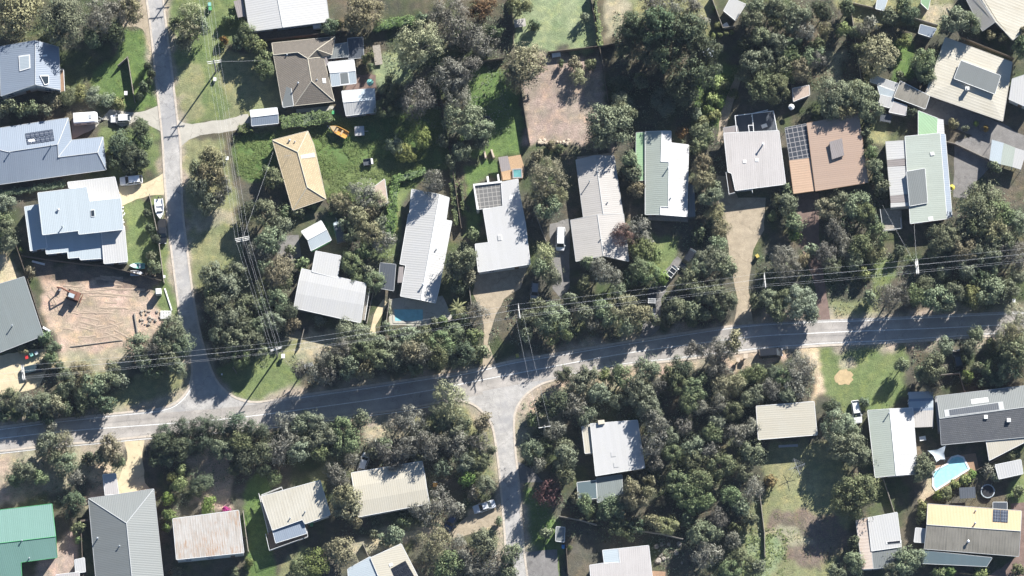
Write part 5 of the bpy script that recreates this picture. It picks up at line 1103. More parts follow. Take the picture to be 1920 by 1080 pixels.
# ------------------------------------------------------------------ hedges
def hedge(label, poly, h, kind, dens=26, ls=.17):
    P = [at(x, y, h*.7) for x, y in poly]; c = sum(P, Vector())/len(P); c.z = 0
    r = np.random.default_rng(len(label)); xs = [p.x for p in P]; ys = [p.y for p in P]
    A = (max(xs)-min(xs))*(max(ys)-min(ys)); n = int(A*dens*3)
    x = r.uniform(min(xs)-.2, max(xs)+.2, n); y = r.uniform(min(ys)-.2, max(ys)+.2, n)
    q = [(p.x, p.y) for p in P]; wob = vnoise(x, y, .7, 5)*.9
    ok = inside(x+wob, y+wob, q); x, y = x[ok], y[ok]
    top = h*(.92+vnoise(x, y, 1.1, 3)*.45)
    z = top*np.where(r.random(len(x)) < .6, 1-r.random(len(x))**2*.2, r.random(len(x)))
    C = np.stack([x-c.x, y-c.y, z], 1); Nn = r.normal(size=C.shape)*.7+np.array([0, 0, .8])
    V = leaf_arrays(C, Nn, np.full(len(C), ls)*r.uniform(.6, 1.3, len(C)), .55, r)
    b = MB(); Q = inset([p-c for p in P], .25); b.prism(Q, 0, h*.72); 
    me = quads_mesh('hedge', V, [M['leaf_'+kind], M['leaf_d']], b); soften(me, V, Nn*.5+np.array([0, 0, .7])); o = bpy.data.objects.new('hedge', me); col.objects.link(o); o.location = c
    tag(o, label, 'hedge')
HG = [('chunky lime-green clipped hedge below the brown-grey tiled house', [(524,218),(620,205),(626,228),(575,238),(528,242)], 2.6, 'l'),
 ('small lime-green hedge block beside the grey garden shed', [(444,234),(470,230),(474,248),(446,250)], 1.8, 'l'),
 ('lime hedge strip behind the white patio pavilion yard, near top', [(700,45),(712,36),(775,30),(776,44),(710,58),(698,60)], 2.6, 'l'),
 ('long dark green clipped hedge below the wide blue-grey house', [(-5,357),(122,338),(123,350),(-5,370)], 1.6, 'd'),
 ('narrow lime climbing hedge along the fence of the oval back lawn', [(1113,-5),(1119,-5),(1125,40),(1131,86),(1122,90),(1117,40)], 3.0, 'y'),
 ('narrow clipped hedge left of the driveway lawn, longer of two', [(841,308),(851,308),(862,420),(852,422)], 1.6, 'l'),
 ('narrow clipped hedge right of the fence, shorter of two', [(860,340),(868,340),(874,392),(866,394)], 1.5, 'l'),
 ('overgrown hedge along the long white house yard', [(735,330),(750,325),(745,400),(738,450),(722,440),(728,380)], 1.8, 'l'),
 ('overgrown lime hedge running right from the timber shed', [(735,330),(800,314),(800,326),(740,344)], 1.7, 'l'),
 ('thin hedge beside the small oblong pool steps', [(727,562),(734,562),(733,592),(726,592)], 1.2, 'e')]
for a in HG: hedge(*a)

# ------------------------------------------------------------------ ground cover (nobody could count it)
def cover(name, polys, dens, hmax, kind, ls, mats=None, seed=1, avoid=True, clump=.0):
    r = np.random.default_rng(seed); Cs = []
    for poly in polys:
        P = [at(x, y, 0) for x, y in poly]; q = [(p.x, p.y) for p in P]; xs = [p[0] for p in q]; ys = [p[1] for p in q]
        n = int((max(xs)-min(xs))*(max(ys)-min(ys))*dens); x = r.uniform(min(xs), max(xs), n); y = r.uniform(min(ys), max(ys), n)
        ok = inside(x, y, q); x, y = x[ok], y[ok]; w = vnoise(x, y, 1.6, seed)+vnoise(x, y, .6, seed+1)*.6
        ok = w > clump; x, y, w = x[ok], y[ok], w[ok]
        if avoid:
            PX, PY = px_of(x, y); bad = np.zeros(len(x), bool)
            for pl in ROADS+[d[2] for d in DRIVES]: bad |= inside(PX, PY, pl)
            x, y, w = x[~bad], y[~bad], w[~bad]
        Cs.append(np.stack([x, y, np.clip(w-clump, .05, .6)/.6*hmax*r.uniform(.3, 1, len(x))+.02], 1))
    C = np.concatenate(Cs); Nn = r.normal(size=C.shape)*.6+np.array([0, 0, .7])
    V = leaf_arrays(C, Nn, np.full(len(C), ls)*r.uniform(.5, 1.3, len(C)), .5, r)
    me = quads_mesh(name, V, [M['leaf_'+kind]]); soften(me, V, Nn*.35+np.array([0, .15, .8])); o = bpy.data.objects.new(name, me); col.objects.link(o); tag(o, kind='stuff')
cover('rough_grass', [[(436,255),(512,240),(700,212),(826,200),(846,310),(730,372),(615,382),(585,290),(520,300),(500,340),(445,330)]], 95, .42, 't', .1, seed=21, clump=-.22)
cover('rough_grass', [SOILS[i][1] for i in (0, 5, 12, 35, 36, 44, 45, 46)], 5, .2, 't', .12, seed=31, clump=-.1)
cover('weeds', [[(1300,130),(1395,120),(1350,255),(1296,255)], [(1400,990),(1480,990),(1470,1090),(1390,1090)]], 26, .5, 't', .17, seed=22, clump=-.12)
WOODS = [[(-20,0),(260,0),(230,80),(120,80),(-20,70)],[(1150,20),(1330,20),(1340,250),(1150,240)],[(1390,0),(1640,0),(1620,150),(1440,190),(1390,150)],[(375,500),(560,480),(550,620),(500,690),(380,670)],
 [(540,670),(720,600),(940,610),(930,680),(560,720)],[(940,560),(1370,540),(1370,605),(960,665)],[(1420,480),(1920,470),(1920,560),(1560,590),(1420,600)],[(970,760),(1130,700),(1440,690),(1430,1080),(1240,1080),(1220,900),(1090,800),(980,890)],
 [(280,810),(500,800),(740,800),(920,800),(930,960),(820,990),(640,1010),(600,850),(470,900),(330,960)],[(800,980),(950,1000),(960,1080),(780,1080)],[(1430,690),(1530,690),(1520,750),(1430,760)],[(1700,640),(1920,620),(1920,720),(1720,730)],
 [(10,860),(230,850),(220,880),(150,950),(10,930)],[(100,690),(240,700),(200,780),(0,800),(0,745)],[(700,90),(960,0),(960,250),(840,260),(760,200)],[(640,350),(740,350),(740,540),(650,540)],[(1530,370),(1660,370),(1660,500),(1540,500)],[(1740,360),(1920,360),(1920,500),(1740,500)],
 [(990,900),(1100,940),(1300,1000),(1300,1060),(1100,1010),(990,1010)],[(1180,260),(1370,260),(1370,500),(1300,500)]]
cover('undergrowth', WOODS, 5.5, 1.0, 'o', .19, seed=23, clump=.0); cover('undergrowth', WOODS, 5, .9, 'd', .19, seed=24, clump=.05)
cover('leaf_litter', WOODS+[[(1440,840),(1580,840),(1580,1080),(1400,1080)]], 5, .08, 'b', .1, seed=25, clump=-.2)

cover('leaf_litter', [[(978,108),(1122,100),(1150,272),(988,268)]], 14, .05, 'b', .055, seed=26, clump=-.1)
cover('leaf_litter', [[(66,505),(290,535),(300,590),(235,680),(118,685),(92,600)]], 5, .05, 'b', .06, seed=27, clump=.1)
# ------------------------------------------------------------------ poles and wires
def pole(label, px, py, h, toward, arms=((0, 2.6),), crook=False, zarm=None):
    """px, py: photo pixel of the top crossarm; toward: pixel direction of the line"""
    T = at(px, py, h); a = at(px, py, 0); b_ = at(px+toward[0], py+toward[1], 0); d = (b_-a); d.z = 0; d.normalize(); ang = math.atan2(d.y, d.x)
    root = empty('power_pole', (T.x, T.y, 0), label, 'power pole', 'timber power poles along the streets')
    b = MB(); b.tube((T.x, T.y, -.05), (T.x, T.y, h+.7), .19, .12, k=10); b.build('shaft', M['pole'], root)
    out = []
    for dz, w in arms:
        for side in ((.17,) if not crook else (.17, -.17)):
            c = MB(); cc = Vector((T.x, T.y, h+dz))+d*side; c.box(cc, (.13, w, .15), ang); ar = c.build('crossarm', M['arm'], root)
            g = MB()
            for t in (-.46, -.17, .17, .46): q = cc+Vector((-d.y, d.x, 0))*(t*w); g.tube(q+Vector((0, 0, .07)), q+Vector((0, 0, .3)), .055, k=6)
            g.build('insulators', M['ceramic'], ar)
    n = Vector((-d.y, d.x, 0))
    return dict(T=Vector((T.x, T.y, h)), n=n, arms=arms)
def spans(A, B, desc, few=False, sag=.9):
    k = 0
    for j, (dz, w) in enumerate(A['arms']):
        wb = B['arms'][min(j, len(B['arms'])-1)]
        nb = B['n'] if A['n'].dot(B['n']) > 0 else -B['n']
        for t in ((-.46, .06, .46) if j == 0 and not few else (-.25, .22) if not few else (-.4, .4)):
            p = A['T']+A['n']*(t*w)+Vector((0, 0, dz+.32)); q = B['T']+nb*(t*wb[1])+Vector((0, 0, wb[0]+.32)); cable(p, q, sag, f'pale overhead wire {desc}', f'overhead wires {desc}'); k += 1
def cable(p, q, sag, label, group, r=.0095):
    b = MB(); n = 14; P = [p+(q-p)*(i/n)-Vector((0, 0, sag*4*(i/n)*(1-i/n))) for i in range(n+1)]
    for a, c in zip(P[:-1], P[1:]): b.tube(a, c, r, k=6, caps=False)
    o = b.build('overhead_wire', M['wire']); tag(o, label, 'overhead wire', group)
TW = ((0, 3.0), (-1.6, 2.7))
PA = [pole('timber power pole beyond the top edge above the side street', 372, -110, 10.3, (30, 220), TW),
      pole('timber power pole on the grass right of the side street, upper', 401, 113, 10.3, (40, 300), TW),
      pole('timber power pole with double crossarms by the gravel verge entrance', 454, 447, 10.3, (50, 260), TW, True),
      pole('timber power pole at the street corner where both lines meet', 517, 652, 10.0, (60, 200), ((0, 2.5), (-1.2, 2.4)))]
PB = [pole('timber power pole beyond the left edge, lower', -260, 735, 10.3, (300, -40), TW),
      pole('timber power pole standing over the tan driveway on the left', 43, 698, 10.3, (400, -45), TW, True), None,
      pole('timber power pole by the top of the junction with lower street', 972, 583, 10.3, (450, -60), TW),
      pole('timber power pole beside the mouth of the long gravel driveway', 1433, 525, 10.3, (290, -30), TW),
      pole('timber power pole with twin crossarms, right, below tinted-band white house', 1720, 499, 10.3, (280, -26), TW, True),
      pole('timber power pole beyond the right edge', 2060, 462, 10.3, (340, -30), TW)]
PB[2] = dict(T=PA[3]['T']+Vector((0, 0, -.5)), n=Vector((PB[1]['n'].x, PB[1]['n'].y, 0)), arms=((.2, 2.4), (-1.4, 2.2)))
TP = pole('white-topped timber power pole in the trees by the lower street', 1021, 799, 9.6, (20, 120), ((0, 2.6),))
for i, dsc in enumerate(('crossing the top edge beside the side street', 'along the right verge of the side street', 'from gravel verge pole to the corner pole')): spans(PA[i], PA[i+1], dsc)
for i, dsc in enumerate(('crossing the left edge over the driveway', 'over the trees left of the side street', 'over the trees between corner pole and lower junction', 'over the trees above the main road', 'above the brick driveway mouth', 'crossing the right edge above the road')): spans(PB[i], PB[i+1], dsc)
spans(TP, dict(T=PB[3]['T'], n=Vector((1, 0, 0)), arms=((-1.0, 2.0),)), 'crossing the junction to the lower street', True)
V3 = lambda v, z: Vector((v.x, v.y, z))
for a, (x, y, z), lb in ((PA[2], (512, 285, 3.6), 'thin service wire from double-armed pole to the tan house'), (PA[1], (512, 112, 3.4), 'thin service wire from upper pole to the brown-grey tiled house'), (PB[5], (1714, 420, 3.8), 'thin service wire from twin-armed pole to tinted-band white house'),
    (PB[5], (1655, 385, 3.2), 'thin service wire slanting left from twin-armed pole to the deck'), (PA[3], (560, 705, 3.0), 'short stay wire from the corner pole into the trees')):
    cable(V3(a['T'], a['T'].z-.9), at(x, y, z), .5, lb, 'service wires to houses', .011)

# ------------------------------------------------------------------ fences
def fence(label, pts, h=1.8, mat='darkwood', t=.09, name='fence'):
    P = [at(x, y, 0) for x, y in pts]; root = empty(name, P[0], label, 'fence')
    for a, c in zip(P[:-1], P[1:]):
        d = c-a; ln = d.length; ang = math.atan2(d.y, d.x); m = (a+c)/2; b = MB(); n = max(1, int(ln/.3)); rr = random.Random(int(ln*10))
        for i in range(n):
            q = a+d*((i+.5)/n); b.box((q.x, q.y, h/2+rr.uniform(-.015, .015)), (ln/n*.96, .035, h), ang)
        e = Vector((-d.y, d.x, 0)).normalized()*.05
        for z in (.35, h-.35): b.box((m.x+e.x, m.y+e.y, z), (ln, .05, .09), ang)
        b.box((m.x, m.y, h+.03), (ln, t, .04), ang); b.build('palings', M[mat], root)
        k = max(1, int(ln/2.6)); n2 = Vector((-d.y, d.x, 0)).normalized()*.09
        for i in range(k+1):
            q = a+d*(i/k)+n2; f = MB(); f.box((q.x, q.y, h/2), (.1, .1, h+.04), ang); f.build('post', M[mat], root)
FN = [('pale timber fence standing alone on the lawn by the side street', [(222,126),(240,110),(253,193)], 1.7, 'wood'),
 ('dark timber fence between the oval lawn and the hedge strip', [(1106,-10),(1124,90),(1140,192)], 1.9, 'darkwood'), ('dark timber fence across the top of the bare dirt yard', [(1028,101),(1124,90)], 1.9, 'darkwood'), ('dark timber fence behind the big dark trees near top', [(1124,90),(1160,84)], 1.9, 'darkwood'),
 ('dark timber fence left of the oval back lawn', [(958,-10),(963,86)], 1.8, 'darkwood'), ('timber fence left of the bare dirt yard', [(975,160),(993,272)], 2.0, 'darkwood'), ('timber fence right of the overgrown yard', [(820,150),(846,300)], 1.9, 'darkwood'), ('timber fence between the two narrow hedges', [(846,300),(865,430)], 1.8, 'darkwood'),
 ('dark timber fence above the driveway lawn, upper middle', [(886,120),(946,112)], 1.9, 'darkwood'), ('dark timber fence behind the brown-grey tiled house', [(490,78),(650,62)], 1.9, 'darkwood'), ('thin pale fence beside the boat and black ute', [(280,366),(296,440),(308,532)], 1.3, 'wood'),
 ('dark timber retaining fence above the building site', [(42,482),(130,494),(205,502),(303,528)], 1.4, 'darkwood'), ('timber fence left of the building site', [(30,460),(52,525),(80,614)], 1.5, 'darkwood'), ('short timber fence in the dry yard below the white T-shaped house', [(562,652),(571,617)], 1.3, 'wood'),
 ('pale timber fence beside the tan path near the small pool', [(688,608),(700,548)], 1.5, 'wood'), ('timber fence left of the small oblong pool', [(723,616),(731,562)], 1.5, 'wood'), ('dark fence below the palm beside the small pool', [(802,612),(886,594)], 1.6, 'darkwood'), ('timber fence left of the tan driveway turning circle', [(884,575),(880,540)], 1.7, 'wood'),
 ('timber fence between the trees of the top right block', [(1595,20),(1614,150)], 1.6, 'wood'), ('pale timber fence running to the grey-lidded shed', [(1600,9),(1690,30),(1757,50)], 1.7, 'wood'), ('dark fence behind the clerestory cream house', [(1800,72),(1900,112)], 1.6, 'darkwood'),
 ('thin fence beside the tilted white shed', [(1333,-5),(1355,55),(1378,52)], 1.6, 'wood'), ('pale timber fence below the bare reddish tree', [(1048,970),(1090,978),(1118,986)], 1.7, 'wood'), ('pale timber fence in trees right of the lower street', [(1196,997),(1240,1003),(1280,1013)], 1.7, 'wood'), ('timber fence beside the small louvred shed', [(1061,1015),(1065,1078)], 1.6, 'darkwood'),
 ('dark fence around the aqua L-shaped pool', [(1737,936),(1840,878),(1925,830)], 1.2, 'darkwood'), ('dark timber fence right of the rust-stained roof', [(456,960),(466,1036)], 1.6, 'wood'), ('dark timber fence above the rust-stained roof', [(442,842),(452,900)], 1.6, 'darkwood'), ('thin fence below the grey-and-white gabled house', [(1656,900),(1676,962)], 1.4, 'wood'),
 ('dark timber fence left of the large mid-grey hip roof', [(152,978),(157,1090)], 1.8, 'darkwood'), ('pale fence behind the black-panelled solar house', [(680,1020),(691,1045)], 1.5, 'wood'), ('thin fence along the dry paddock, right of the lower woods', [(1424,925),(1433,1000),(1434,1045)], 1.1, 'wood'), ('timber fence at the edge of the drive by the twin sheds', [(1748,262),(1790,272),(1860,305)], 1.4, 'wood') ,
 ('timber fence beside the white yard van', [(1000,395),(1024,455)], 1.6, 'wood'), ('timber fence beside the rusty-yard path', [(444,700),(437,690)], 1.0, 'wood'), ('tall timber fence by the courtyard of the charcoal tiled house', [(1765,662),(1803,661)], 1.7, 'wood'), ('timber fence across the courtyard above the charcoal roof', [(1758,706),(1798,702),(1808,736)], 1.7, 'wood')]
for lb, pts, h, mt in FN: fence(lb, pts, h, mt)

# ------------------------------------------------------------------ vehicles
def paint(c): 
    key = 'paint%s' % (c,)
    if key not in M:
        m, nt, b = newmat('car_paint'); b.inputs['Base Color'].default_value = (*c, 1); b.inputs['Roughness'].default_value = .28; b.inputs['Coat Weight'].default_value = .6
        L(nt, scaled(nt, c, mr(nt, noise(nt, pos(nt), 1.5, 3), .3, .7, .93, 1.05)), b.inputs['Base Color']); M[key] = m
    return M[key]
VT = dict(hatch=(4.1,1.74,1.48,.23,.40,.85,.985), suv=(4.7,1.88,1.72,.23,.39,.87,.98), wagon=(4.8,1.82,1.5,.25,.42,.86,.98), van=(4.9,1.9,1.95,.12,.26,.96,.99), sedan=(4.7,1.8,1.44,.26,.42,.66,.82))
def car(label, px, py, adeg, typ, c, rack=False, name='parked_car', cat='car'):
    """adeg: heading of the nose in the photo, counter-clockwise from the right"""
    p = at(px, py, .8); t = empty(name, (p.x, p.y, .02), label, cat, 'vehicles parked by the houses', R(adeg)); col_ = paint(c)
    ute = typ == 'ute'; Lx, W, H, hood, wsh, rr_, rb = VT['suv' if ute else typ]
    if ute: Lx = 5.2; rr_, rb = .60, .64; H = 1.75
    fx = lambda s: Lx/2-s*Lx
    belt = .62*H
    def ring(x, w, z0, z1): return [Vector((x, -w, z0+.08)), Vector((x, -w*.94, z0)), Vector((x, w*.94, z0)), Vector((x, w, z0+.08)), Vector((x, w, z1-.12)), Vector((x, w*.88, z1)), Vector((x, -w*.88, z1)), Vector((x, -w, z1-.12))]
    w = W/2
    st = [(0, .72, .35, belt-.28), (.03, .88, .28, belt-.2), (.1, .97, .24, belt-.12), (hood, 1, .24, belt-.03), (.5, 1, .24, belt), (.85, .99, .24, belt), (.96, .94, .28, belt-.03), (1, .82, .36, belt-.14)]
    if ute: st = [s if s[0] <= .6 else (s[0], s[1], s[2], belt-.02) for s in st]
    b = MB(); b.loft([ring(fx(s), w*k, z0, z1) for s, k, z0, z1 in st]); b.build('body', col_, t, smooth=False, local=True)
    # cabin pillars and roof panel
    r0, r1 = w*.9, w*.74
    lo = [(fx(hood+.01), -r0), (fx(hood+.01), r0), (fx(rb), r0), (fx(rb), -r0)]; hi = [(fx(wsh), -r1), (fx(wsh), r1), (fx(rr_), r1), (fx(rr_), -r1)]
    A = [Vector((x, y, belt-.02)) for x, y in lo]; B = [Vector((x, y, H-.05)) for x, y in hi]
    b = MB(); b.loft([A, B]); b.loft([B, [Vector((x*.99+.0, y*.93, H)) for x, y in hi]]); b.build('cabin', col_, t, local=True)
    def pane(nm, i, j, f0=.05, f1=.95, lo_=.05, hi_=.97):
        a0, a1, b0, b1 = A[i], A[j], B[i], B[j]; q = []
        for u, v in ((f0, lo_), (f1, lo_), (f1, hi_), (f0, hi_)): q.append((a0*(1-u)+a1*u)*(1-v)+(b0*(1-u)+b1*u)*v)
        n = (q[1]-q[0]).cross(q[3]-q[0]).normalized(); ctr = sum(q, Vector())/4
        if n.dot(ctr-Vector((0, 0, belt))) < 0: n = -n
        m = MB(); m.face([k+n*.012 for k in q]); m.build(nm, M['glass'], t, local=True)
    pane('windscreen', 0, 1); pane('rear_window', 2, 3)
    for i, j in ((1, 2), (3, 0)): pane('side_window', i, j, .06, .47); pane('side_window', i, j, .53, .94)
    for sx in (.19, .81):
        for sy in (-1, 1):
            x = fx(sx); m = MB(); m.tube((x, sy*(w-.2), .33), (x, sy*(w+.015), .33), .33, k=16); wh = m.build('wheel', M['tyre'], t, local=True)
            m = MB(); m.tube((x, sy*(w-.05), .33), (x, sy*(w+.03), .33), .21, k=12); m.build('rim', M['rim'], wh, local=True)
    for sy in (-1, 1):
        m = MB(); m.box((fx(.025), sy*w*.66, belt-.3), (.22, .34, .14)); m.build('headlight', M['lamp'], t, local=True)
        m = MB(); m.box((fx(.99), sy*w*.7, belt-.25), (.1, .22, .2)); m.build('tail_light', M['tail'], t, local=True)
        m = MB(); m.box((fx(hood+.07), sy*(w+.07), belt+.05), (.12, .2, .14)); m.build('door_mirror', col_, t, local=True)
    if ute:
        m = MB(); x0, x1 = fx(.655), fx(.975); m.face([(x0, -w*.8, belt+.005), (x0, w*.8, belt+.005), (x1, w*.8, belt+.005), (x1, -w*.8, belt+.005)][::-1]); m.build('tray_cover', M['black'], t, local=True)
    if rack:
        m = MB()
        for s in (wsh+.03, (wsh+rr_)/2, rr_-.02): m.box((fx(s), 0, H+.1), (.1, W*.86, .06))
        for sy in (-1, 1): m.box(((fx(wsh)+fx(rr_))/2, sy*r1*.95, H+.06), (fx(wsh)-fx(rr_), .06, .06))
        m.build('roof_rack', M['trim'], t, local=True)
    return t
WH = (.8,.8,.8); BK = (.018,.02,.024)
for a in [('white hatchback on the concrete drive beside the caravan', 226, 222, 183, 'hatch', WH), ('white four-wheel drive on the tan drive of stepped white house', 246, 338, 186, 'suv', WH), ('black ute parked on the verge behind the white boat', 304, 434, 272, 'ute', BK),
  ('dark car in tree shade on the lower left driveway', 62, 692, 12, 'wagon', (.03,.05,.06)), ('white van in the shade left of the long cream house', 1051, 448, 268, 'van', WH), ('black four-wheel drive in shade by the green lawn', 1290, 486, 238, 'suv', BK),
  ('black wagon with white roof racks on the dark drive', 1255, 517, 232, 'wagon', BK, True), ('dark ute with white racks between roadside trees', 1222, 566, 268, 'ute', (.03,.035,.045), True), ('grey car at the foot of the tan turning circle', 1003, 545, 265, 'hatch', (.22,.23,.25)),
  ('white wagon on the grass above the grey-and-white gabled house', 1606, 772, 278, 'wagon', WH), ('silver sedan on the sandy drive by the lower street', 908, 950, 198, 'sedan', (.62,.64,.67)), ('white hatchback under trees above the barrel-roofed house', 682, 867, 72, 'hatch', WH),
  ('navy blue car in deep shade left of the silver sedan', 846, 977, 245, 'hatch', (.02,.04,.1)), ('dark blue car under trees in the courtyard, right edge', 1796, 674, 100, 'hatch', (.03,.045,.06))]: car(*a)
car('black van parked at the edge of the main road by the trees', 1445, 662, 4, 'van', BK, False, 'parked_van', 'van')
# caravan
p = at(160, 222, 1.6); t = empty('caravan', (p.x, p.y, .02), 'white caravan with rounded ends on the drive of the blue-grey house', 'caravan', None, R(4))
def rr_ring(x, w, z0, z1, c): return [Vector((x, -w, z0)), Vector((x, w, z0)), Vector((x, w, z1-c)), Vector((x, w-c, z1)), Vector((x, -w+c, z1)), Vector((x, -w, z1-c))]
b = MB(); b.loft([rr_ring(-2.5, 1.0, .5, 2.3, .3), rr_ring(-2.4, 1.12, .42, 2.6, .2), rr_ring(1.9, 1.12, .42, 2.6, .2), rr_ring(2.35, 1.08, .5, 2.3, .25), rr_ring(2.55, 1.0, .6, 1.6, .2)]); b.build('body', M['whitep'], t, local=True)
b = MB(); b.box((1.1, .1, 2.66), (.5, .9, .12)); b.build('roof_hatch', M['gutter'], t, local=True); b = MB(); b.box((-1.2, 0, 2.64), (.5, .5, .1)); b.build('roof_vent', M['trim'], t, local=True)
for s in (-1, 1):
    b = MB(); b.tube((-.1, s*.95, .33), (-.1, s*1.1, .33), .33, k=14); b.build('wheel', M['tyre'], t, local=True)
    for x in (-1.4, .7): b = MB(); b.box((x, s*1.125, 1.7), (.9, .02, .55)); b.build('window', M['glass'], t, local=True)
b = MB(); b.tube((2.4, .5, .5), (3.5, 0, .5), .05, k=6); b.tube((2.4, -.5, .5), (3.5, 0, .5), .05, k=6); b.build('drawbar', M['steel'], t, local=True)
# boats
def boat(label, px, py, adeg, Lb, W, hullm, deckm, trailer=True, screen=True, cover=None):
    p = at(px, py, 1.0); t = empty('boat', (p.x, p.y, .0), label, 'boat', None, R(adeg)); zb = .55 if trailer else .05
    prof = lambda s: W/2*(1-max(0, (s-.45)/.55)**2.2)*(.94 if s < .05 else 1)
    st = [0, .15, .3, .45, .6, .72, .84, .93, .985]
    rings = []
    for s in st:
        w = max(prof(s), .03); x = -Lb/2+Lb*s; k = zb+.35*max(0, s-.6)**1.5
        rings.append([Vector((x, 0, k)), Vector((x, w*.8, k+.3)), Vector((x, w, k*.4+zb*.6+.85+.15*s)), Vector((x, w*.86, k*.4+zb*.6+.85+.15*s)), Vector((x, w*.7, zb+.45+.3*max(0, s-.55))), Vector((x, -w*.7, zb+.45+.3*max(0, s-.55))), Vector((x, -w*.86, k*.4+zb*.6+.85+.15*s)), Vector((x, -w, k*.4+zb*.6+.85+.15*s)), Vector((x, -w*.8, k+.3))])
    b = MB(); b.loft(rings); b.build('hull', M[hullm], t, local=True)
    fd = MB(); P = []
    for s in (.66, .75, .84, .93, .985): w = max(prof(s), .03)*.84; P.append((-Lb/2+Lb*s, w, zb+.86+.15*s))
    fd.face(P+[(x, -y, z) for x, y, z in P[::-1]]); fd.build('foredeck', M[deckm], t, local=True)
    if cover:
        P = []
        for s in (.03, .3, .5, .68): P.append((-Lb/2+Lb*s, prof(s)*.83, zb+.93))
        b = MB(); b.face([(x, -y, z) for x, y, z in P]+P[::-1]); b.build('cover', M[cover], t, local=True)
    else:
        for x in (-.18, .1): b = MB(); b.box((Lb*x, 0, zb+.62), (.35, W*.62, .3)); b.build('seat', M[deckm], t, local=True)
    if screen: b = MB(); b.box((Lb*.17, 0, zb+1.15), (.06, W*.7, .4), 0, 0, -.5); b.build('windscreen', M['glass'], t, local=True)
    b = MB(); b.box((-Lb/2-.2, 0, zb+.95), (.35, .3, .5)); b.tube((-Lb/2-.25, 0, zb-.1), (-Lb/2-.2, 0, zb+.8), .07, k=6); b.build('outboard_motor', M['black'], t, local=True)
    if trailer:
        b = MB()
        for s in (-1, 1): b.tube((-Lb*.42, s*W*.42, .42), (Lb*.25, s*W*.38, .42), .05, k=6); b.tube((Lb*.25, s*W*.38, .42), (Lb*.66, 0, .45), .05, k=6)
        for x in (-.35, -.1, .15): b.tube((Lb*x, -W*.42, .42), (Lb*x, W*.42, .42), .04, k=6)
        b.build('trailer_frame', M['steel'], t, local=True)
        for s in (-1, 1): b = MB(); b.tube((-Lb*.12, s*(W*.44), .28), (-Lb*.12, s*(W*.44+.16), .28), .28, k=12); b.build('wheel', M['tyre'], t, local=True)
boat('white speedboat on a trailer between fence and side street', 299, 392, 275, 4.3, 1.85, 'whitep', 'whitep')
boat('orange boat on grass below the chunky hedge', 635, 246, 152, 4.1, 1.7, 'orangep', 'yellow')
boat('pale green dinghy lying on the side lawn', 257, 498, 178, 3.2, 1.2, 'aqua', 'whitep', False, False)
boat('white dinghy beside the pale green dinghy', 256, 512, 0, 2.6, 1.1, 'whitep', 'whitep', False, False)
# covered trailer
p = at(636, 435, .9); t = empty('trailer', (p.x, p.y, 0), 'dark-covered trailer with a pale rounded nose beside the little green-grey shed', 'trailer', None, R(103))
b = MB(); b.loft([rr_ring(-2.3, .85, .5, 1.3, .12), rr_ring(-2.2, .95, .45, 1.5, .15), rr_ring(1.5, .95, .45, 1.5, .15)]); b.build('covered_tray', M['slate'], t, local=True)
b = MB(); b.loft([rr_ring(1.5, .94, .45, 1.45, .15), rr_ring(2.0, .85, .5, 1.35, .15), rr_ring(2.3, .55, .6, 1.1, .12)]); b.build('nose', M['icy'], t, local=True)
for s in (-1, 1): b = MB(); b.tube((-.3, s*.85, .3), (-.3, s*1.05, .3), .3, k=12); b.build('wheel', M['tyre'], t, local=True)
b = MB(); b.tube((2.2, 0, .5), (3.2, 0, .5), .06, k=6); b.build('drawbar', M['steel'], t, local=True)
# box trailer, cage trailer
p = at(674, 246, .7); t = empty('trailer', (p.x, p.y, 0), 'small white square box trailer beside the orange boat', 'trailer', None, R(3))
b = MB(); b.box((0, 0, .75), (1.9, 1.9, .5)); b.box((0, 0, 1.02), (2.0, 2.0, .06)); b.build('box', M['white'], t, local=True)
for s in (-1, 1): b = MB(); b.tube((0, s*.98, .3), (0, s*1.14, .3), .3, k=12); b.build('wheel', M['tyre'], t, local=True)
b = MB(); b.tube((.9, 0, .45), (1.8, 0, .45), .05, k=6); b.build('drawbar', M['steel'], t, local=True)
p = at(689, 304, .7); t = empty('trailer', (p.x, p.y, 0), 'dark open trailer with a pale front end in the overgrown yard', 'trailer', None, R(8))
b = MB(); b.box((0, 0, .5), (1.7, 1.3, .08))
for s in (-1, 1): b.box((0, s*.65, .72), (1.7, .05, .4))
b.box((-.85, 0, .72), (.05, 1.3, .4)); b.build('tray', M['slate'], t, local=True); b = MB(); b.box((.95, 0, .8), (.4, 1.2, .6)); b.build('front_box', M['trim'], t, local=True)
for s in (-1, 1): b = MB(); b.tube((0, s*.68, .28), (0, s*.82, .28), .28, k=12); b.build('wheel', M['tyre'], t, local=True)
# excavator
p = at(137, 553, 1.4); t = empty('excavator', (p.x, p.y, 0), 'small red-brown excavator parked on the sandy building site', 'excavator', None, R(160))
for s in (-1, 1):
    b = MB(); b.loft([[Vector((x, s*.85-.2, z)) for x, z in ((-1.2,.1),(1.2,.1),(1.4,.35),(1.2,.65),(-1.2,.65),(-1.4,.35))], [Vector((x, s*.85+.2, z)) for x, z in ((-1.2,.1),(1.2,.1),(1.4,.35),(1.2,.65),(-1.2,.65),(-1.4,.35))]]); b.build('track', M['black'], t, local=True)
b = MB(); b.box((-.2, 0, 1.05), (2.2, 1.7, .7)); b.box((-1.05, 0, 1.3), (.7, 1.7, .9)); b.build('engine_housing', M['excav'], t, local=True)
b = MB(); b.box((.15, .4, 1.9), (1.2, .85, 1.1), taper=.9); c_ = b.build('cab', M['slate'], t, local=True); b = MB(); b.box((.15, .4, 2.5), (1.2, .85, .08)); b.build('cab_roof', M['icy'], c_, local=True)
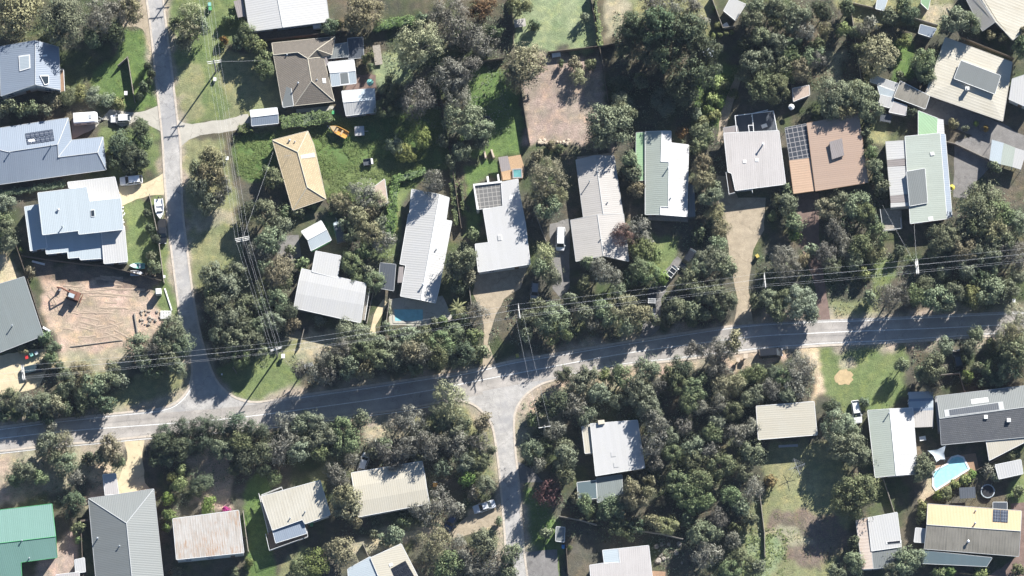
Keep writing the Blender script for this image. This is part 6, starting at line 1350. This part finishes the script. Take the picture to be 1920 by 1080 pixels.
b = MB(); b.tube((.8, -.3, 1.2), (2.4, -.3, 3.0), .19, .16, k=6); b.tube((2.4, -.3, 3.0), (3.6, -.3, 2.0), .15, k=6); b.build('boom', M['excav'], t, local=True)
b = MB(); b.tube((3.6, -.3, 2.0), (3.2, -.3, .9), .13, k=6); b.tube((2.0, -.3, 2.1), (3.1, -.3, 2.6), .07, k=6); b.build('dipper_arm', M['excav'], t, local=True)
b = MB(); b.loft([[Vector((x, -.65, z)) for x, z in ((3.0,.9),(3.4,.9),(3.5,.4),(3.1,.2),(2.8,.35))], [Vector((x, .05, z)) for x, z in ((3.0,.9),(3.4,.9),(3.5,.4),(3.1,.2),(2.8,.35))]]); b.build('bucket', M['steel'], t, local=True)
b = MB(); b.box((-1.75, 0, .4), (.12, 2.0, .5)); b.build('dozer_blade', M['excav'], t, local=True)

# ------------------------------------------------------------------ pools
def pool(label, pts, zc, mat, cop='concrete', w=.45):
    P = [at(x, y, 0) for x, y in pts]; c = P[0]; root = empty('swimming_pool', (c.x, c.y, 0), label, 'swimming pool')
    O = inset(P, -w); b = MB(); n = len(P)
    for i in range(n):
        j = (i+1) % n; z = Vector((0, 0, zc)); a_, b_, c_, d_ = [Vector((q.x, q.y, zc)) for q in (O[i], O[j], P[j], P[i])]
        b.poly([a_, b_, c_, d_]); lo = Vector((0, 0, zc)); b.face([a_-lo, b_-lo, b_, a_]); b.face([c_-lo*.9, d_-lo*.9, d_, c_])
    b.build('coping', M[cop], root); b = MB(); b.poly([(p.x, p.y, .04) for p in P]); b.build('water', M[mat], root)
pool('aqua L-shaped swimming pool with white coping, right', [(1751,911),(1755,917),(1815,879),(1805,859),(1796,856),(1785,859),(1780,865),(1778,871),(1751,885)], .14, 'poolblue', 'trim', .35)
pool('small oblong dark-blue swimming pool below the long white house', [(739,580),(793,580),(793,602),(741,602)], .12, 'pooldim', 'concrete')
def spa(label, px, py, w, rz):
    p = at(px, py, .9); t = empty('spa_bath', (p.x, p.y, 0), label, 'spa bath', None, R(rz)); b = MB(); b.box((0, 0, .42), (w, w, .84)); 
    for x, y, a_, c_ in ((-w/2, 0, .22, w+.1), (w/2, 0, .22, w+.1), (0, -w/2, w+.1, .22), (0, w/2, w+.1, .22)): b.box((x*.94, y*.94, .9), (a_, c_, .1 if a_ < 1 else .098))
    b.build('tub', M['wallgrey'], t, local=True); b = MB(); b.face([(-w*.4, -w*.4, .87), (w*.4, -w*.4, .87), (w*.4, w*.4, .87), (-w*.4, w*.4, .87)]); b.build('water', M['spawater'], t, local=True)
spa('square green-watered spa bath beside the timber deck', 970, 325, 1.9, 3)
# trampolines
def tramp(label, px, py, r, rim):
    p = at(px, py, .8); t = empty('trampoline', (p.x, p.y, 0), label, 'trampoline'); b = MB(); k = 26
    for i in range(k):
        a0, a1 = 6.283*i/k, 6.283*(i+1)/k; f = lambda a, q, z: (q*math.cos(a), q*math.sin(a), z)
        b.face([f(a0, r*.86, .86), f(a0, r, .84), f(a1, r, .84), f(a1, r*.86, .86)][::1]); b.face([f(a0, r, .84), f(a0, r, .76), f(a1, r, .76), f(a1, r, .84)])
    b.build('rim_pad', M[rim], t, local=True); b = MB(); b.disc((0, 0, .83), r*.87, 26); b.build('mat', M['black'], t, local=True)
    for i in range(6): a = 6.283*i/6; b = MB(); b.tube((r*.95*math.cos(a), r*.95*math.sin(a), 0), (r*.95*math.cos(a), r*.95*math.sin(a), .8), .04, k=6); b.tube((r*math.cos(a), r*math.sin(a), .8), (r*math.cos(a), r*math.sin(a), 2.2), .025, k=5); b.build('leg', M['steel'], t, local=True)
tramp('round trampoline with pale blue rim, below the white square shed roof', 1852, 921, 1.45, 'icy'); tramp('round dark trampoline in tree shade on the driveway lawn', 910, 232, 1.7, 'slate')
def tabletop(label, px, py, w, d, h, rz, mt, name='table', cat='table', legm='steel'):
    p = at(px, py, h); t = empty(name, (p.x, p.y, 0), label, cat, None, R(rz)); b = MB(); b.box((0, 0, h), (w, d, .07)); b.box((0, 0, h-.09), (w*.9, d*.9, .08)); b.build('top', M[mt], t, local=True)
    for x in (-1, 1):
        for y in (-1, 1): b = MB(); b.tube((x*w*.44, y*d*.42, 0), (x*w*.44, y*d*.42, h-.05), .05, k=6); b.build('leg', M[legm], t, local=True)
tabletop('dark square shade frame among shrubs left of the round trampoline', 1814, 924, 3.3, 2.3, 2.2, 3, 'slate', 'pergola', 'pergola')
tabletop('cream garden table set by the oval back lawn', 975, 43, 2.4, 1.7, .8, 8, 'cream'); tabletop('pale bench table against the top fence of the dirt yard', 1043, 103, 1.8, .9, .8, 8, 'trim', 'bench_table')
tabletop('dark frame of a net goal on the small lawn', 1661, 221, 2.3, 1.7, 1.3, -10, 'slate', 'sports_frame', 'sports frame', 'trim'); tabletop('timber frame of garden beds right of the pavilion', 708, 103, 1.6, 4.2, .6, 8, 'wood', 'garden_bed', 'garden bed'); tabletop('grey shaded platform hatch by the trees above the winding path', 1328, 98, 2.2, 1.9, .5, 0, 'icy', 'platform', 'platform')
# umbrellas
def umbrella(label, px, py, r, mt):
    p = at(px, py, 2.3); t = empty('umbrella', (p.x, p.y, 0), label, 'umbrella'); b = MB(); k = 8
    for i in range(k): a0, a1 = 6.283*i/k, 6.283*(i+1)/k; b.face([(r*math.cos(a0), r*math.sin(a0), 2.1), (r*math.cos(a1), r*math.sin(a1), 2.1), (0, 0, 2.55)])
    b.build('canopy', M[mt], t, local=True); b = MB(); b.tube((0, 0, 0), (0, 0, 2.6), .03, k=6); b.build('pole', M['steel'], t, local=True); b = MB(); b.tube((0, 0, 0), (0, 0, .1), .28, k=12); b.build('base', M['gutter'], t, local=True)
umbrella('bright yellow umbrella beside the tinted-band white house', 1785, 351, .65, 'limefab'); umbrella('small green umbrella on the brick patio by the pavilion', 694, 154, .75, 'aqua'); umbrella('white round umbrella by the hut above the terracotta house', 1484, 200, .65, 'trim')
# shade sail
t = empty('shade_sail', at(1757, 852, 0), 'grey triangular shade sail above the aqua pool', 'shade sail'); Q = [at(1740, 845, 2.7), at(1773, 836, 3.0), at(1772, 861, 2.6), at(1756, 866, 2.7)]; b = MB()
nq = 8; f = lambda u, v: (Q[0]*(1-u)+Q[1]*u)*(1-v)+(Q[3]*(1-u)+Q[2]*u)*v+((Q[0]+Q[1]+Q[2]+Q[3])/4-((Q[0]*(1-u)+Q[1]*u)*(1-v)+(Q[3]*(1-u)+Q[2]*u)*v))*(.22*(1-abs(2*u-1)*abs(2*v-1))*max(abs(2*u-1), abs(2*v-1)))-Vector((0, 0, .3*(1-(2*u-1)**2)*(1-(2*v-1)**2)))
for i in range(nq):
    for j in range(nq): b.face([f(i/nq, j/nq), f((i+1)/nq, j/nq), f((i+1)/nq, (j+1)/nq), f(i/nq, (j+1)/nq)])
b.build('cloth', M['sail'], t)
for q in Q: b = MB(); b.tube((q.x, q.y, 0), (q.x, q.y, q.z+.15), .06, k=7); b.build('post', M['steel'], t)
# clothes hoist
p = at(1494, 875, 2.2); t = empty('clothes_hoist', (p.x, p.y, 0), 'rotary clothes hoist standing on the dry grass below the cream roof', 'clothes hoist', None, R(20)); b = MB(); b.tube((0, 0, 0), (0, 0, 2.3), .05, k=7); b.build('mast', M['steel'], t, local=True)
for i in range(4):
    a = math.pi/2*i; b = MB(); b.tube((0, 0, 2.1), (1.8*math.cos(a), 1.8*math.sin(a), 2.3), .045, k=5); b.build('arm', M['steel'], t, local=True)
b = MB()
for q in (.6, 1.0, 1.4, 1.75):
    for i in range(4): a0, a1 = math.pi/2*i, math.pi/2*(i+1); b.tube((q*math.cos(a0), q*math.sin(a0), 2.26), (q*math.cos(a1), q*math.sin(a1), 2.26), .008, k=3)
b.build('line', M['wire'], t, local=True)
# wheelie bins
def wheelie(label, px, py, lid, rz, body='greenp'):
    p = at(px, py, 1); t = empty('wheelie_bin', (p.x, p.y, 0), label, 'wheelie bin', None, R(rz)); b = MB(); b.box((0, 0, .52), (.52, .6, .98), taper=1.12); b.build('body', M[body], t, local=True)
    b = MB(); b.box((0, .02, 1.05), (.64, .74, .08)); b.build('lid', M[lid], t, local=True); b = MB(); b.tube((-.3, .42, 1.02), (.3, .42, 1.02), .025, k=5); b.build('handle', M['black'], t, local=True)
    for s in (-1, 1): b = MB(); b.tube((s*.26, .33, .1), (s*.34, .33, .1), .1, k=10); b.build('wheel', M['black'], t, local=True)
for a in (('red-lidded wheelie bin in shade below the grey edge roof', 50, 670, 'redp', 20), ('green-lidded wheelie bin, middle of the row below grey edge roof', 59, 665, 'aqua', 25), ('blue-lidded wheelie bin at the end of the row below grey roof', 68, 662, 'icy', 30), ('green wheelie bin beside the chunky lime hedge', 625, 211, 'greenp', 0), ('turquoise-lidded bin on grass under wires at the top edge', 393, 8, 'aqua', 5), ('green-lidded bin on grass below the turquoise-lidded bin', 394, 16, 'greenp', 5),
  ('yellow-lidded wheelie bin on the verge above the main road', 970, 667, 'yellowp', 10), ('blue wheelie bin beside the small louvred shed', 1056, 1025, 'bluep', 0, 'bluep'), ('yellow-lidded bin beside the gravel driveway', 1420, 480, 'yellowp', 30), ('green wheelie bin behind the balcony house', 584, 983, 'greenp', 0)): wheelie(*a)
# portable toilet
p = at(297, 546, 2.2); t = empty('portable_toilet', (p.x, p.y, 0), 'white portable toilet cabin on the building site by the street', 'portable toilet', None, R(5)); b = MB(); b.box((0, 0, 1.05), (1.1, 1.1, 2.1)); b.build('cabin', M['wallwhite'], t, local=True)
b = MB(); b.box((0, 0, 2.16), (1.2, 1.2, .12), taper=.85); b.build('roof', M['trim'], t, local=True); b = MB(); b.box((0, -.57, 1.05), (.7, .04, 1.8)); dd = b.build('door', M['icy'], t, local=True); b = MB(); b.box((.25, -.62, 1.05), (.06, .06, .16)); b.build('handle', M['black'], dd, local=True)
# palm by the pool
p = at(858, 577, 3.0); t = empty('palm_tree', (p.x, p.y, 0), 'pale star-shaped palm beside the small oblong pool', 'palm'); b = MB(); b.tube((0, 0, 0), (0, 0, 2.6), .16, .12, k=8); b.build('trunk', M['bark'], t, local=True); b = MB(); rr = random.Random(4)
for i in range(22):
    a = 6.283*i/22*1.0+rr.uniform(-.1, .1); ln = rr.uniform(1.6, 2.5); el = rr.uniform(.1, .9); q = Vector((0, 0, 2.6)); d = Vector((math.cos(a), math.sin(a), 0)); e = Vector((-d.y, d.x, 0)); prev = None
    for j in range(6):
        s = j/5; c = q+d*(ln*s)+Vector((0, 0, ln*(el*s-.75*s*s))); w = .17*(1-s*.75)+.02; cur = (c-e*w-Vector((0, 0, .05)), c, c+e*w-Vector((0, 0, .05)))
        if prev: b.face([prev[0], prev[1], cur[1], cur[0]]); b.face([prev[1], prev[2], cur[2], cur[1]])
        prev = cur
b.build('fronds', M['leaf_y'], t, local=True)
# fallen sheet on the verge, letterboxes, stones, timber stacks
t = empty('timber_stack', at(575, 685, 0), 'white sheet leaning among the trees by the corner verge', 'board'); b = MB(); P = [at(567,685,1.2), at(585,679,1.3), at(588,685,.9), at(571,692,.8)]; b.poly(P); b.poly([q-Vector((0,0,.06)) for q in P])
for q in P: b.tube((q.x, q.y, 0), (q.x, q.y, q.z-.03), .04, k=5)
b.build('board', M['trim'], t)
def stones(label, box, n, mt, smin, smax, grp, seed):
    r = random.Random(seed)
    for i in range(n):
        x, y = r.uniform(box[0], box[2]), r.uniform(box[1], box[3]); s = r.uniform(smin, smax); p = at(x, y, 0); b = MB(); k = 7; c = [(p.x+s*math.cos(6.28*j/k)*r.uniform(.7, 1.1), p.y+s*math.sin(6.28*j/k)*r.uniform(.7, 1.1)) for j in range(k)]
        tp = [Vector((p.x+(x2-p.x)*.6, p.y+(y2-p.y)*.6, s*r.uniform(.7, 1.1))) for x2, y2 in c]; b.loft([[Vector((x2, y2, -.02)) for x2, y2 in c], [Vector((x2, y2, s*.45)) for x2, y2 in c], tp]); o = b.build('rock', M[mt]); tag(o, label, 'rock', grp)
stones('pale rock in the edging along the bottom of the bare dirt yard', (1008, 262, 1068, 270), 26, 'sandst', .22, .5, 'rocks edging the bare dirt yard', 1)
stones('pale rubble stone heaped by the white pallet on the building site', (262, 582, 310, 612), 34, 'wood', .12, .38, 'rubble heap on the building site', 2)
stones('white paving stone edging the narrow side garden of stepped white house', (229, 388, 234, 420), 8, 'trim', .12, .22, 'stones edging the side garden', 3)
stones('grey boulder in the shaded terraces by the pinkish bottom-edge house', (1228, 1015, 1280, 1075), 12, 'wood', .3, .8, 'boulders in the shaded terraces', 4)
t = empty('pallet', at(310, 590, 0), 'white slatted pallet beside the rubble on the building site', 'pallet'); b = MB()
for i in range(7): p = at(302+i*3, 590, .3); b.box((p.x, p.y, .3), (.22, 1.7, .06))
for j in (-1, 0, 1): p = at(311, 590, .2); b.box((p.x, p.y+j*.7, .2), (2.2, .12, .14))
b.build('slats', M['trim'], t)
def beam(label, a, c, w, h, mt='wood', name='timber_beam', cat='timber'):
    A, C = at(*a, 0), at(*c, 0); d = C-A; t = MB(); m = (A+C)/2; ang = math.atan2(d.y, d.x); t.box((m.x, m.y, h/2+.01), (d.length, w, h), ang); t.box((m.x, m.y, h+.03), (d.length*.92, w*.7, .05), ang+.01); o = t.build(name, M[mt]); tag(o, label, cat)
beam('long timber beam left of the rubble heap', (252,588), (259,632), .3, .35); beam('white plank run along the verge of the building site', (309,541), (322,582), .3, .2, 'trim'); beam('plank lying along the bottom of the building site', (132,650), (230,638), .15, .15); beam('white plank on the retaining fence', (60,490), (84,496), .4, .2, 'trim')
beam('pale sleeper beside the grey edge roof corner', (80,614), (94,622), .5, .4, 'trim'); beam('timber sleeper across the trees above the lawn, top left', (218,70), (232,76), .5, .9, 'wood'); beam('timber sleeper edging by the driveway gate steps', (908,285), (911,298), .4, .9, 'sandst'); beam('timber step edging right of the gate', (921,282), (926,297), .4, .9, 'sandst')
def post(label, px, py, h, s, mt, name='letterbox'):
    p = at(px, py, h); t = empty(name, (p.x, p.y, 0), label, name.replace('_', ' ')); b = MB(); b.box((0, 0, h*.4), (s*.4, s*.4, h*.8)); b.build('post', M['wood'], t, local=True); b = MB(); b.box((0, 0, h), (s, s*1.3, s*.9)); b.box((0, 0, h+s*.5), (s*1.2, s*1.5, .06)); b.build('box', M[mt], t, local=True)
for a in (('white letterbox on the verge near the fence corner by the street', 308, 519, 1.0, .4, 'trim'), ('cream letterbox on the lawn beside the lone fence', 236, 175, 1.0, .55, 'trim'), ('pale meter box on grass between side street and wires', 403, 149, .5, .5, 'trim'), ('small pale box on the grass verge beside the wires', 426, 297, .8, .5, 'trim'), ('white letterbox by the corner power pole', 531, 668, .9, .6, 'trim'), ('pale timber letterbox by the black van', 1398, 668, 1.1, .7, 'sandst'), ('cream letterbox left of the black van', 1384, 675, 1.1, .6, 'sandst'), ('white letterbox at the right end of the main road', 1901, 564, 1.0, .5, 'trim'), ('pale post on the corner grass of side street', 416, 702, 1.2, .25, 'trim')): post(*a)
# back-yard pieces
t = empty('outdoor_seat', at(816, 909, 0), 'small red and white outdoor seat by the barrel-roofed house', 'seat'); b = MB(); p = at(816, 909, .45); b.box((p.x, p.y, .45), (.9, .8, .1)); b.build('seat', M['orangep'], t); b = MB(); b.box((p.x, p.y+.5, .8), (.9, .1, .7)); b.build('backrest', M['icy'], t)
for x in (-.35, .35): b = MB(); b.box((p.x+x, p.y, .22), (.08, .7, .4)); b.build('leg', M['wood'], t)
t = empty('flowering_bush', at(425, 957, 0), 'magenta flowering bush behind the rust-stained roof', 'shrub'); V, _d = crown('l', 0, 77); c0 = at(425, 957, 1.2); t['off'] = tuple(t.location)
o = bpy.data.objects.new('blossom', quads_mesh('blossom', V, [M['magenta']])); col.objects.link(o); o.parent = t; o.scale = (1.0, 1.0, 1.8)
# small furniture on decks and yards
tabletop('white table on the deck above the pinkish-white house', 1433, 236, 1.2, .8, .75, 20, 'trim'); tabletop('pale table in the outdoor area left of the aqua pool', 1730, 822, 1.3, .9, .75, 10, 'trim'); tabletop('small pale table beside the white tilted shed', 1361, 48, 1.1, 1.1, .7, 30, 'trim'); tabletop('white bench along the shaded wall below the cream roof', 1478, 836, 4.0, .5, .5, 3, 'gutter', 'bench', 'bench')

# ------------------------------------------------------------------ the air between the ground and the camera
HAZE = 1.4e-5
b = MB(); z0, z1 = -1.0, CP.z+25; c = [(-2900,-2900),(2900,-2900),(2900,2900),(-2900,2900)]
b.face([(x, y, z1) for x, y in c]); b.face([(x, y, z0) for x, y in c[::-1]])
for i in range(4): (x0, y0), (x1, y1) = c[i], c[(i+1) % 4]; b.face([(x0, y0, z0), (x1, y1, z0), (x1, y1, z1), (x0, y0, z1)])
hm = bpy.data.materials.new('haze'); hm.use_nodes = True; nt = hm.node_tree; nt.nodes.clear()
vo = nt.nodes.new('ShaderNodeVolumePrincipled'); vo.inputs['Color'].default_value = (.62, .76, 1, 1); vo.inputs['Density'].default_value = HAZE; vo.inputs['Anisotropy'].default_value = 0
ou = nt.nodes.new('ShaderNodeOutputMaterial'); nt.links.new(vo.outputs[0], ou.inputs['Volume'])
tag(b.build('haze', hm), kind='stuff')
